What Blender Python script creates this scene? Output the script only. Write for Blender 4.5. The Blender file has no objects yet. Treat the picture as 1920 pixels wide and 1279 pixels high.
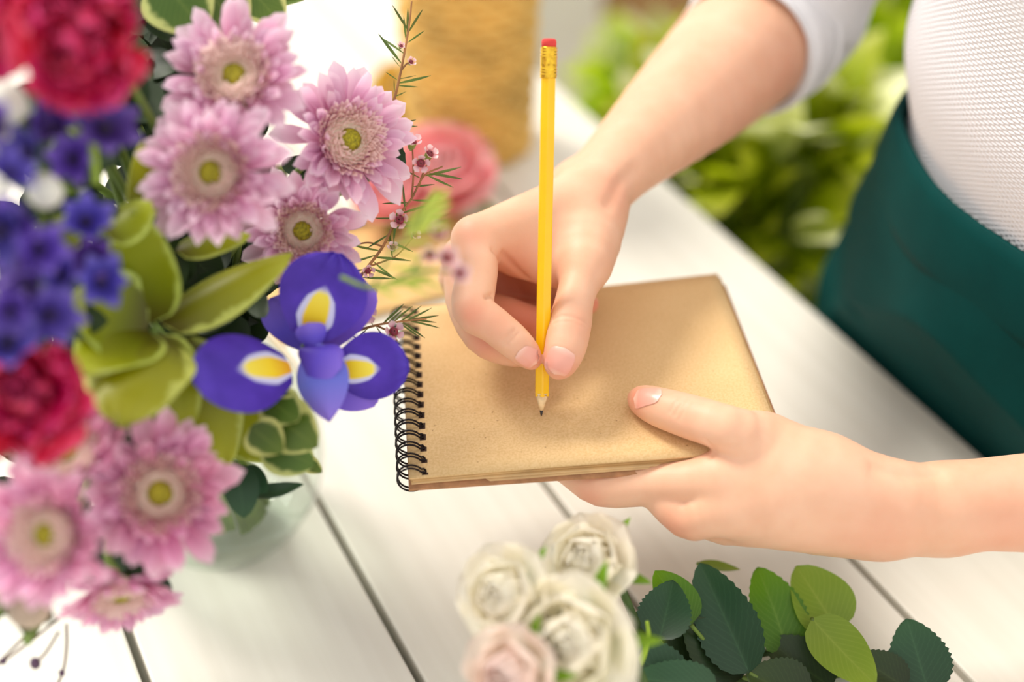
import bpy, bmesh, math, random
import numpy as np
from mathutils import Vector, Matrix, Euler
from mathutils.bvhtree import BVHTree

# ------------------------------------------------------------------ camera, sky, sun, exposure
FPX = 2600.0                       # focal length for a 1920 px wide frame
PITCH = math.radians(37.4)
CAM_H = 0.56                       # camera height over the table top (table top is z = 0)
scene = bpy.context.scene
COL = scene.collection
cam_data = bpy.data.cameras.new('camera')
cam = bpy.data.objects.new('camera', cam_data)
COL.objects.link(cam)
cam.location = (0, 0, CAM_H)
cam.rotation_euler = (math.radians(90) - PITCH, 0, 0)
cam_data.sensor_width = 36.0
cam_data.lens = 36.0 * FPX / 1920.0
cam_data.clip_start = 0.02
cam_data.clip_end = 60
cam_data.dof.use_dof = True
cam_data.dof.focus_distance = 0.672
cam_data.dof.aperture_fstop = 2.1
scene.camera = cam

world = bpy.data.worlds.new('world')
scene.world = world
world.use_nodes = True
wbg = world.node_tree.nodes['Background']
wbg.inputs[0].default_value = (1.0, 0.975, 0.935, 1)
wbg.inputs[1].default_value = 0.86

sun_data = bpy.data.lights.new('sun', 'SUN')
sun = bpy.data.objects.new('sun', sun_data)
COL.objects.link(sun)
sun_data.energy = 2.3
sun_data.angle = math.radians(18)
sun_data.color = (1.0, 0.95, 0.86)
sun.rotation_euler = Vector((-0.60, 0.55, 0.95)).to_track_quat('Z', 'Y').to_euler()

scene.cycles.transparent_max_bounces = 24
scene.view_settings.view_transform = 'Standard'
scene.view_settings.look = 'None'
scene.view_settings.gamma = 1.0
scene.view_settings.use_curve_mapping = False
scene.view_settings.exposure = 0.40

# ------------------------------------------------------------------ helpers
rng = random.Random(7)
nrng = np.random.default_rng(7)
_c, _s = math.cos(PITCH), math.sin(PITCH)
ORG = Vector((0, 0, CAM_H))
MM = 0.001

def ray(x, y):
    X = (x - 960) / FPX
    Y = (639.5 - y) / FPX
    return Vector((X, _c + Y * _s, -_s + Y * _c))

def P(x, y, Z):
    """world point seen at frame position x, y at depth Z (metres)"""
    return ORG + ray(x, y) * Z

def on_plane(x, y, p0, n):
    r = ray(x, y)
    return ORG + r * ((Vector(p0) - ORG).dot(n) / r.dot(n))

def on_table(x, y, z=0.0):
    return on_plane(x, y, (0, 0, z), Vector((0, 0, 1)))

TOCAM = Vector((0, -_c, _s))       # from the scene towards the camera
CUP = Vector((0, _s, _c))
CRT = Vector((1, 0, 0))

def lin(c):
    out = []
    for v in c[:3]:
        v = v / 255.0
        out.append(v / 12.92 if v <= 0.04045 else ((v + 0.055) / 1.055) ** 2.4)
    return (out[0], out[1], out[2], 1.0)

def tag(o, label=None, cat=None, group=None, kind=None):
    if label: o['label'] = label
    if cat: o['category'] = cat
    if group: o['group'] = group
    if kind: o['kind'] = kind
    return o

def empty(name, loc=(0, 0, 0), rot=None):
    o = bpy.data.objects.new(name, None)
    COL.objects.link(o)
    o.empty_display_size = 0.02
    M = Matrix.Translation(Vector(loc))
    if rot is not None:
        M = M @ rot.to_4x4()
    o.matrix_world = M
    o['_m'] = 0
    MATS[o.name] = M.copy()
    return o
MATS = {}

def wm(o):
    return MATS[o.name] if o.name in MATS else Matrix.Identity(4)

def link(name, me, parent=None, mat=None, M=None):
    """link mesh as object. M is the matrix relative to the parent (or world if none)"""
    o = bpy.data.objects.new(name, me)
    COL.objects.link(o)
    if mat is not None and not me.materials:
        me.materials.append(mat)
    if parent is not None:
        o.parent = parent
    if M is not None:
        o.matrix_local = M
        MATS[o.name] = (wm(parent) if parent is not None else Matrix.Identity(4)) @ M
    else:
        MATS[o.name] = wm(parent).copy() if parent is not None else Matrix.Identity(4)
    return o

def link_w(name, me, parent, mat):
    """mesh given in world coordinates, parented to something placed elsewhere"""
    M = wm(parent).inverted()
    return link(name, me, parent, mat, M)

def mk(name, verts, faces, smooth=True, uvs=None):
    me = bpy.data.meshes.new(name)
    me.from_pydata([tuple(v) for v in verts], [], [tuple(f) for f in faces])
    if uvs is not None:
        ul = me.uv_layers.new(name='UVMap')
        li = np.zeros(len(me.loops), dtype=np.int32)
        me.loops.foreach_get('vertex_index', li)
        uv = np.asarray(uvs, dtype=np.float32)[li]
        ul.data.foreach_set('uv', uv.ravel())
    if smooth:
        me.polygons.foreach_set('use_smooth', [True] * len(me.polygons))
    me.update()
    return me

def grid_faces(nu, nv, wrap=False):
    F = []
    for i in range(nu - 1):
        for j in range(nv if wrap else nv - 1):
            j2 = (j + 1) % nv
            F.append((i * nv + j, i * nv + j2, (i + 1) * nv + j2, (i + 1) * nv + j))
    return F

def catmull(pts, n=6):
    pts = [np.asarray(p, dtype=float) for p in pts]
    if len(pts) < 3:
        return [pts[0] + (pts[-1] - pts[0]) * t for t in np.linspace(0, 1, n + 1)]
    out = []
    Q = [2 * pts[0] - pts[1]] + pts + [2 * pts[-1] - pts[-2]]
    for i in range(1, len(Q) - 2):
        p0, p1, p2, p3 = Q[i - 1], Q[i], Q[i + 1], Q[i + 2]
        for k in range(n):
            t = k / n
            out.append(0.5 * ((2 * p1) + (-p0 + p2) * t + (2 * p0 - 5 * p1 + 4 * p2 - p3) * t * t + (-p0 + 3 * p1 - 3 * p2 + p3) * t ** 3))
    out.append(pts[-1])
    return out

def frame_dirs(pts):
    n = len(pts)
    T = []
    for i in range(n):
        a = pts[max(i - 1, 0)]; b = pts[min(i + 1, n - 1)]
        t = Vector(b) - Vector(a)
        T.append(t.normalized() if t.length > 1e-12 else Vector((0, 0, 1)))
    up = Vector((0, 0, 1)) if abs(T[0].z) < 0.9 else Vector((1, 0, 0))
    N = []
    nn = (up - T[0] * up.dot(T[0])).normalized()
    for t in T:
        nn = (nn - t * nn.dot(t))
        nn = nn.normalized() if nn.length > 1e-9 else Vector((1, 0, 0))
        N.append(nn)
    return T, N

def tube_data(pts, rad, seg=8, closed=False, caps=True):
    """verts, faces of a tube through pts; rad scalar or list"""
    n = len(pts)
    T, N = frame_dirs(pts)
    V = []; UV = []
    for i in range(n):
        r = rad[i] if hasattr(rad, '__len__') else rad
        b = T[i].cross(N[i])
        for k in range(seg):
            a = 2 * math.pi * k / seg
            V.append(Vector(pts[i]) + (N[i] * math.cos(a) + b * math.sin(a)) * r)
            UV.append((i / max(n - 1, 1), k / seg))
    F = grid_faces(n, seg, True)
    if closed:
        for k in range(seg):
            k2 = (k + 1) % seg
            F.append(((n - 1) * seg + k, (n - 1) * seg + k2, k2, k))
    elif caps:
        F.append(tuple(range(seg))[::-1])
        F.append(tuple((n - 1) * seg + k for k in range(seg)))
    return V, F, UV

def tube(name, pts, rad, seg=8, closed=False):
    V, F, UV = tube_data(pts, rad, seg, closed)
    return mk(name, V, F, True, UV)

def merge_data(parts):
    V = []; F = []
    for v, f in parts:
        o = len(V)
        V += list(v)
        F += [tuple(i + o for i in q) for q in f]
    return V, F

def lathe_data(prof, seg=32):
    V = []
    for r, z in prof:
        for k in range(seg):
            a = 2 * math.pi * k / seg
            V.append((r * math.cos(a), r * math.sin(a), z))
    F = grid_faces(len(prof), seg, True)
    return V, F

def box_data(x0, x1, y0, y1, z0, z1):
    V = [(x, y, z) for z in (z0, z1) for y in (y0, y1) for x in (x0, x1)]
    F = [(0, 2, 3, 1), (4, 5, 7, 6), (0, 1, 5, 4), (2, 6, 7, 3), (0, 4, 6, 2), (1, 3, 7, 5)]
    return V, F

def bevel_mesh(me, w, seg=2):
    bm = bmesh.new(); bm.from_mesh(me)
    bmesh.ops.bevel(bm, geom=list(bm.edges), offset=w, segments=seg, affect='EDGES', profile=0.6)
    bm.to_mesh(me); bm.free()
    return me

def orient(xdir, zdir):
    """rotation with local X along xdir and local Z as near zdir as it can be"""
    x = Vector(xdir).normalized()
    z = Vector(zdir)
    z = z - x * z.dot(x)
    if z.length < 1e-6:
        z = x.orthogonal()
    z.normalize()
    y = z.cross(x)
    return Matrix((x, y, z)).transposed()

def MX(loc, rot3, s=1.0):
    return Matrix.Translation(Vector(loc)) @ rot3.to_4x4() @ Matrix.Diagonal((s, s, s, 1))

# ------------------------------------------------------------------ materials
class NT:
    def __init__(self, name):
        self.m = bpy.data.materials.new(name)
        self.m.use_nodes = True
        self.t = self.m.node_tree
        self.b = self.t.nodes['Principled BSDF']
    def n(self, typ, **kw):
        nd = self.t.nodes.new(typ)
        for k, v in kw.items():
            setattr(nd, k, v)
        return nd
    def l(self, a, b):
        self.t.links.new(a, b)
    def set(self, **kw):
        for k, v in kw.items():
            self.b.inputs[k.replace('_', ' ')].default_value = v
    def ramp(self, fac, stops):
        r = self.n('ShaderNodeValToRGB')
        el = r.color_ramp.elements
        while len(el) < len(stops):
            el.new(0.5)
        for e, (p, c) in zip(el, stops):
            e.position = p; e.color = lin(c)
        if fac is not None:
            self.l(fac, r.inputs[0])
        return r
    def noise(self, scale, detail=3, coord='Object', rough=0.55):
        tc = self.n('ShaderNodeTexCoord')
        nz = self.n('ShaderNodeTexNoise')
        nz.inputs['Scale'].default_value = scale
        nz.inputs['Detail'].default_value = detail
        nz.inputs['Roughness'].default_value = rough
        self.l(tc.outputs[coord], nz.inputs['Vector'])
        return nz
    def math(self, op, a, b=None):
        m = self.n('ShaderNodeMath', operation=op)
        for i, v in enumerate((a, b)):
            if v is None: continue
            if isinstance(v, (int, float)): m.inputs[i].default_value = v
            else: self.l(v, m.inputs[i])
        return m.outputs[0]
    def bump(self, height, strength=0.3, dist=0.001):
        b = self.n('ShaderNodeBump')
        b.inputs['Strength'].default_value = strength
        b.inputs['Distance'].default_value = dist
        self.l(height, b.inputs['Height'])
        self.l(b.outputs[0], self.b.inputs['Normal'])
        return b
    def mix(self, fac, a, b, typ='MIX'):
        m = self.n('ShaderNodeMix', data_type='RGBA', blend_type=typ)
        if isinstance(fac, (int, float)): m.inputs[0].default_value = fac
        else: self.l(fac, m.inputs[0])
        for i, v in ((6, a), (7, b)):
            if isinstance(v, tuple): m.inputs[i].default_value = lin(v) if max(v[:3]) > 1.0 else v
            else: self.l(v, m.inputs[i])
        return m.outputs[2]
    def vary(self, col, hue=0.02, val=0.2, sat=0.15):
        """small natural differences from piece to piece"""
        oi = self.n('ShaderNodeObjectInfo')
        h = self.n('ShaderNodeHueSaturation')
        r1 = self.n('ShaderNodeMapRange'); r1.inputs[3].default_value = 0.5 - hue; r1.inputs[4].default_value = 0.5 + hue
        r2 = self.n('ShaderNodeMapRange'); r2.inputs[3].default_value = 1 - val; r2.inputs[4].default_value = 1 + val
        self.l(oi.outputs['Random'], r1.inputs[0])
        fr = self.math('FRACT', self.math('MULTIPLY', oi.outputs['Random'], 7.31))
        self.l(fr, r2.inputs[0])
        self.l(r1.outputs[0], h.inputs['Hue']); self.l(r2.outputs[0], h.inputs['Value'])
        self.l(col, h.inputs['Color'])
        return h.outputs[0]
    def uv(self):
        u = self.n('ShaderNodeUVMap')
        s = self.n('ShaderNodeSeparateXYZ')
        self.l(u.outputs[0], s.inputs[0])
        return s.outputs[0], s.outputs[1]
    def translucent(self, colsock, amount=0.35):
        out = self.t.nodes['Material Output']
        tr = self.n('ShaderNodeBsdfTranslucent')
        mx = self.n('ShaderNodeMixShader'); mx.inputs[0].default_value = amount
        if isinstance(colsock, tuple): tr.inputs[0].default_value = colsock
        else: self.l(colsock, tr.inputs[0])
        self.l(self.b.outputs[0], mx.inputs[1]); self.l(tr.outputs[0], mx.inputs[2])
        self.l(mx.outputs[0], out.inputs[0])

def plain(name, rgb, rough=0.5, noise_scale=None, amt=0.15, bump=0.0, metal=0.0, spec=0.5):
    k = NT(name)
    k.set(Roughness=rough, Metallic=metal, Specular_IOR_Level=spec)
    if noise_scale:
        nz = k.noise(noise_scale)
        lo = tuple(max(0, v * (1 - amt)) for v in rgb); hi = tuple(min(255, v * (1 + amt)) for v in rgb)
        r = k.ramp(nz.outputs[0], [(0.3, lo), (0.7, hi)])
        k.l(r.outputs[0], k.b.inputs['Base Color'])
        if bump:
            k.bump(nz.outputs[0], bump, 0.001)
    else:
        k.set(Base_Color=lin(rgb))
    return k.m

def mat_white_paint():
    k = NT('white_painted_wood')
    nz = k.noise(3.0, 4)
    tc = k.n('ShaderNodeTexCoord')
    mp = k.n('ShaderNodeMapping'); mp.inputs['Scale'].default_value = (90, 2.5, 20)
    k.l(tc.outputs['Object'], mp.inputs[0])
    g = k.n('ShaderNodeTexNoise'); g.inputs['Scale'].default_value = 1.0; g.inputs['Detail'].default_value = 4
    k.l(mp.outputs[0], g.inputs['Vector'])
    base = k.ramp(nz.outputs[0], [(0.3, (228, 224, 212)), (0.7, (235, 232, 223))])
    c = k.mix(0.18, base.outputs[0], k.ramp(g.outputs[0], [(0.3, (200, 190, 168)), (0.6, (245, 242, 235))]).outputs[0], 'MULTIPLY')
    k.l(k.vary(c, 0.004, 0.02), k.b.inputs['Base Color'])
    k.set(Roughness=0.45)
    k.bump(g.outputs[0], 0.15, 0.0006)
    return k.m

def mat_skin():
    k = NT('skin')
    at = k.n('ShaderNodeAttribute', attribute_name='blush')
    nz = k.noise(55, 4)
    big = k.noise(18, 2)
    base = k.ramp(big.outputs[0], [(0.3, (229, 177, 145)), (0.7, (237, 190, 159))])
    base = k.mix(0.25, base.outputs[0], k.ramp(nz.outputs[0], [(0.35, (222, 164, 132)), (0.65, (242, 200, 172))]).outputs[0])
    red = k.mix(at.outputs['Fac'], base, (222, 132, 106))
    k.l(red, k.b.inputs['Base Color'])
    k.set(Roughness=0.5, Specular_IOR_Level=0.35, Subsurface_Weight=0.22, Subsurface_Scale=0.006)
    k.b.inputs['Subsurface Radius'].default_value = (1.0, 0.35, 0.2)
    fine = k.noise(900, 3)
    k.bump(fine.outputs[0], 0.12, 0.0004)
    return k.m

def mat_kraft():
    k = NT('kraft_paper')
    a = k.noise(26, 4); b = k.noise(900, 3); c = k.noise(330, 2)
    base = k.ramp(a.outputs[0], [(0.3, (216, 178, 122)), (0.7, (224, 188, 134))])
    col = k.mix(0.35, base.outputs[0], k.ramp(b.outputs[0], [(0.35, (206, 168, 116)), (0.6, (238, 208, 164))]).outputs[0])
    sp = k.ramp(c.outputs[0], [(0.22, (150, 108, 64)), (0.30, (255, 255, 255))])
    col = k.mix(0.6, col, sp.outputs[0], 'MULTIPLY')
    k.l(col, k.b.inputs['Base Color'])
    k.set(Roughness=0.85, Specular_IOR_Level=0.2)
    k.bump(b.outputs[0], 0.15, 0.0003)
    return k.m

def mat_knit():
    k = NT('white_waffle_knit')
    u, v = k.uv()
    row = k.math('MULTIPLY', v, 2 * math.pi / 3.3)
    colw = k.math('MULTIPLY', u, 2 * math.pi / 5.2)
    wob = k.noise(70, 2)
    row = k.math('ADD', row, k.math('MULTIPLY', wob.outputs[0], 1.6))
    h = k.math('ADD', k.math('MULTIPLY', k.math('SINE', row), k.math('SINE', colw)), k.math('MULTIPLY', k.math('SINE', k.math('MULTIPLY', row, 2.0)), 0.35))
    k.set(Base_Color=lin((236, 234, 238)), Roughness=0.9, Specular_IOR_Level=0.15)
    k.bump(h, 0.55, 0.0011)
    return k.m

def mat_cloth(name, rgb, scale=1400, amt=0.12, rough=0.85, bump=0.25):
    k = NT(name)
    a = k.noise(scale, 2); b = k.noise(14, 3)
    lo = tuple(v * (1 - amt) for v in rgb); hi = tuple(min(255, v * (1 + amt)) for v in rgb)
    c = k.mix(0.4, k.ramp(b.outputs[0], [(0.3, lo), (0.7, hi)]).outputs[0], k.ramp(a.outputs[0], [(0.3, lo), (0.7, hi)]).outputs[0])
    k.l(c, k.b.inputs['Base Color'])
    k.set(Roughness=rough, Specular_IOR_Level=0.08)
    k.b.inputs['Sheen Weight'].default_value = 0.0
    k.bump(a.outputs[0], bump, 0.0004)
    return k.m

def mat_blade(name, stops, edge=None, edge_w=0.3, rough=0.5, trans=0.3, hue=0.012, val=0.12, veins=None, spec=0.4):
    """petal or leaf: colour runs from base to tip (u), an edge colour sits on the rim (v)"""
    k = NT(name)
    u, v = k.uv()
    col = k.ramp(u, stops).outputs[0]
    d = k.math('ABSOLUTE', k.math('SUBTRACT', k.math('MULTIPLY', v, 2.0), 1.0))
    if veins:
        s = k.math('ADD', k.math('MULTIPLY', u, 34.0), k.math('MULTIPLY', d, -14.0))
        w = k.math('POWER', k.math('ABSOLUTE', k.math('SINE', s)), 14.0)
        mid = k.math('POWER', k.math('SUBTRACT', 1.0, d), 26.0)
        col = k.mix(k.math('MULTIPLY', k.math('MINIMUM', k.math('ADD', k.math('MULTIPLY', w, 0.35), mid), 1.0), 0.4), col, veins)
    if edge:
        nz = k.noise(160, 2)
        dd = k.math('ADD', d, k.math('MULTIPLY', k.math('SUBTRACT', nz.outputs[0], 0.5), 0.5))
        m = k.n('ShaderNodeMapRange'); m.inputs[1].default_value = 1 - edge_w; m.inputs[2].default_value = 1 - edge_w * 0.45
        k.l(dd, m.inputs[0])
        col = k.mix(m.outputs[0], col, edge)
    col = k.vary(col, hue, val)
    k.l(col, k.b.inputs['Base Color'])
    k.set(Roughness=rough, Specular_IOR_Level=spec)
    if trans > 0:
        k.translucent(col, trans)
    return k.m

# ------------------------------------------------------------------ blades (petals and leaves)
def blade(name, L, W, prof, cup=0.0, bend=0.0, ruffle=0.0, rfreq=3.0, nu=9, nv=5, fold=0.0, serr=0, twist=0.0, seed=0, spoon=0.0):
    """base at origin, runs along +X, upper side +Z. prof(u) in 0..1 is the half width profile"""
    V = []; UV = []
    r = random.Random(seed)
    ph = r.uniform(0, 6)
    x = z = 0.0
    du = 1.0 / (nu - 1)
    for i in range(nu):
        u = i * du
        th = bend * u if not callable(bend) else bend(u)
        if i > 0:
            x += math.cos(th) * L * du
            z += math.sin(th) * L * du
        hw = W * 0.5 * prof(u)
        if serr and 0 < i < nu - 1:
            hw *= 1.0 + (0.05 if i % 2 else -0.03)
        nx, nz = -math.sin(th), math.cos(th)
        for j in range(nv):
            v = -1 + 2 * j / (nv - 1)
            h = cup * hw * v * v + fold * hw * abs(v) + spoon * W * max(0, u - 0.6) ** 2 * 4
            h += ruffle * W * math.sin(rfreq * math.pi * u + ph + v * 1.5) * (abs(v) ** 1.5) * u
            h += ruffle * W * 0.8 * math.sin(rfreq * 1.3 * math.pi * v + ph) * u ** 4
            yy = hw * v
            tw = twist * u
            y2 = yy * math.cos(tw) - h * math.sin(tw)
            h2 = yy * math.sin(tw) + h * math.cos(tw)
            V.append((x + nx * h2, y2, z + nz * h2))
            UV.append((u, (v + 1) / 2))
    return mk(name, V, grid_faces(nu, nv), True, UV)

def pr_petal(u):      # long petal, rounded tip
    return max(0.03, (0.30 + 0.70 * min(1, u / 0.62) ** 0.9) * (1 - max(0, (u - 0.62) / 0.38) ** 2.6) ** 0.5)
def pr_round(u):      # broad rounded petal
    return max(0.02, (0.22 + 0.78 * math.sin(min(1, u / 0.66) * math.pi / 2)) * (1 - max(0, (u - 0.66) / 0.34) ** 2.4) ** 0.5)
def pr_oval(u):      # wide oval
    return max(0.02, math.sin(math.pi * min(0.995, 0.06 + 0.935 * u ** 1.15)) ** 0.55)
def pr_fan(u):        # fan with a blunt end
    return max(0.02, (0.12 + 0.88 * u ** 0.8) * (1 - max(0, (u - 0.82) / 0.18) ** 3 * 0.45))
def pr_leaf(u):       # pointed oval
    return max(0.015, math.sin(math.pi * u ** 0.85) ** 0.8)
def pr_lance(u):
    return max(0.02, math.sin(math.pi * min(1, u * 0.93 + 0.05)) ** 0.7)
def pr_ovate(u):
    return max(0.02, math.sin(math.pi * u ** 0.72) ** 0.62)
# ------------------------------------------------------------------ setting: table, floor, wall
M_WHITE = mat_white_paint()
PLANK_D = Vector((ray(-690, -1347).x, ray(-690, -1347).y, 0)).normalized()
PLANK_N = Vector((PLANK_D.y, -PLANK_D.x, 0))
offA = on_table(790, 1279).dot(PLANK_N)
offB = on_table(1819, 1279).dot(PLANK_N)
PW = (offB - offA) / 2
TABLE_EDGE = offB + PW
FLOOR_Z = -0.92

def build_table():
    base = PLANK_N * (offA + PW * 0.5)
    root = empty('work_table', (base.x, base.y, FLOOR_Z))
    tag(root, 'long white painted plank table under the notebook and flowers', 'table')
    R3 = orient(PLANK_N, (0, 0, 1))
    y0, y1 = -0.5, 2.1
    gap = 0.0042
    V, F = box_data(-PW / 2 + gap / 2, PW / 2 - gap / 2, y0, y1, -0.022, 0.0)
    me = mk('plank', V, F, False)
    bevel_mesh(me, 0.0016, 2)
    k0, k1 = -5, 2
    for k in range(k0, k1 + 1):
        c = PLANK_N * (offA + PW * (k + 0.5 - 0))
        if offA + PW * (k + 0.5) > TABLE_EDGE: continue
        M = wm(root).inverted() @ MX((c.x, c.y, 0), R3)
        link('plank', me, root, M_WHITE, M)
    xa, xb = offA + PW * k0, TABLE_EDGE
    dk = plain('table_frame_wood', (206, 206, 190), 0.7, 30, 0.1)
    V, F = box_data(xa + 0.01, xb - 0.012, y0 + 0.03, y1 - 0.03, -0.075, -0.0235)
    link('table_frame', mk('table_frame', V, F, False), root, dk, wm(root).inverted() @ MX((0, 0, 0), R3))
    for ax in (xa + 0.05, xb - 0.09):
        for ay in (y0 + 0.08, y1 - 0.1):
            V, F = box_data(ax - 0.03, ax + 0.03, ay - 0.03, ay + 0.03, FLOOR_Z, -0.075)
            link('leg', mk('leg', V, F, False), root, M_WHITE, wm(root).inverted() @ MX((0, 0, 0), R3))
    return root
build_table()

V, F = box_data(-3.5, 3.5, -1.5, 4.0, FLOOR_Z - 0.04, FLOOR_Z)
tag(link('floor', mk('floor', V, F, False), None, plain('floor_stone', (238, 232, 220), 0.6, 6, 0.05)), kind='structure')

# ------------------------------------------------------------------ notebook
TIP = P(1015, 780, 0.680)
PAGE_N = Vector((math.tan(math.radians(-2.5)), 0, 1)).normalized()
def page(x, y, lift=0.0):
    return on_plane(x, y, TIP + PAGE_N * lift, PAGE_N)

def build_notebook():
    BL, BR, TR, TL = page(766, 887), page(1474, 845), page(1345, 513), page(752, 578)
    xdir = (BR - BL).normalized()
    R3 = orient(xdir, PAGE_N)
    Mw = MX(BL, R3)
    root = empty('spiral_notebook', BL, R3)
    tag(root, 'brown kraft paper notebook with a black wire spiral held in one hand', 'notebook')
    inv = Mw.inverted()
    c = [inv @ p for p in (BL, BR, TR, TL)]
    def sheet(name, zt, th, grow=0.0, wav=0.0, seed=0, nx=22, ny=14, shift=(0, 0)):
        r = random.Random(seed); ph = r.uniform(0, 6)
        V = []
        for side in (0, 1):
            for j in range(ny + 1):
                for i in range(nx + 1):
                    s = i / nx; t = j / ny
                    p = (c[0] * (1 - s) + c[1] * s) * (1 - t) + (c[3] * (1 - s) + c[2] * s) * t
                    x = p.x + grow * (2 * s - 1) + shift[0] * s
                    y = p.y + grow * (2 * t - 1) + shift[1]
                    z = zt - side * th
                    z += wav * (math.sin(5 * s + ph) * (1 - t) ** 2 + 0.7 * math.sin(4 * t + ph) * s ** 3)
                    z -= 0.0035 * (1 - s) ** 2 * (1 - t) ** 3 * (1 if zt > -0.006 else 0.4)   # front left corner sags
                    V.append((x, y, z))
        n = (nx + 1) * (ny + 1)
        F = []
        for side in (0, 1):
            for j in range(ny):
                for i in range(nx):
                    a = side * n + j * (nx + 1) + i
                    q = (a, a + 1, a + nx + 2, a + nx + 1)
                    F.append(q if side == 0 else q[::-1])
        bd = [i for i in range(nx + 1)] + [j * (nx + 1) + nx for j in range(1, ny + 1)] + [ny * (nx + 1) + i for i in range(nx - 1, -1, -1)] + [j * (nx + 1) for j in range(ny - 1, 0, -1)]
        for a, b in zip(bd, bd[1:] + bd[:1]):
            F.append((a, a + n, b + n, b))
        me = mk(name, V, F, True)
        me.polygons.foreach_set('use_smooth', [i < 2 * nx * ny for i in range(len(F))])
        return me
    kraft = mat_kraft()
    pagem = plain('kraft_page', (200, 160, 108), 0.85, 40, 0.08, spec=0.2)
    pagem2 = plain('pale_kraft_page', (226, 190, 140), 0.85, 40, 0.08, spec=0.2)
    backm = plain('kraft_back_board', (176, 128, 92), 0.85, 200, 0.1, spec=0.2)
    link('front_cover', sheet('front_cover', 0.0, 0.0007), root, kraft)
    for k in range(7):
        z = -0.0012 - 0.00075 * k
        link('page', sheet('page', z, 0.0004, -0.0008 + 0.0005 * math.sin(k * 2.3), 0.00035, k, 18, 10, (0.0016 * math.sin(k * 1.7) + 0.0005 * k, 0.0006 * math.sin(k * 2.9))), root, pagem if k % 2 else pagem2)
    link('back_cover', sheet('back_cover', -0.0072, 0.0014, 0.0006, 0.0, 3, 18, 10, (0.004, -0.0012)), root, backm)
    # double wire rings along the left edge
    wire = plain('black_wire', (24, 14, 18), 0.28, metal=0.6)
    hole = plain('punched_hole', (62, 40, 30), 0.9)
    e = (c[3] - c[0])
    nR = 17
    ring_me = None
    for k in range(nR):
        t = (k + 0.45) / nR
        o = c[0] + e * t
        if ring_me is None:
            parts = []
            for dy in (-0.0011, 0.0011):
                pts = []
                n = 20
                for i in range(n + 1):
                    a = math.radians(22) + (2 * math.pi - math.radians(44)) * i / n     # open loop round the spine
                    pts.append(Vector((0.0008 + 0.0066 * math.cos(a), dy * (1.0 if i < n - 1 else 0.6), -0.0034 + 0.0073 * math.sin(a))))
                # tail that runs into the hole on top
                pts = [Vector((0.0078, dy, 0.0003)), Vector((0.0072, dy, 0.0012))] + pts[1:]
                v, f, _ = tube_data([tuple(p) for p in pts], 0.00052, 6)
                parts.append((v, f))
            pts = [Vector((0.0078, -0.0011, 0.0004)), Vector((0.0081, 0, 0.0003)), Vector((0.0078, 0.0011, 0.0004))]
            v, f, _ = tube_data([tuple(p) for p in pts], 0.00052, 6); parts.append((v, f))
            ring_me = mk('wire_ring', *merge_data(parts))
            V, F = box_data(0.0062, 0.0092, -0.0022, 0.0022, 0.0, 0.00025)
            hole_me = mk('punched_hole', V, F, False)
        zz = -0.0035 * (1 - t) ** 3
        M = Matrix.Translation((o.x, o.y, zz))
        link('wire_ring', ring_me, root, wire, M)
        link('punched_hole', hole_me, root, hole, M)
    return root
build_notebook()

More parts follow.
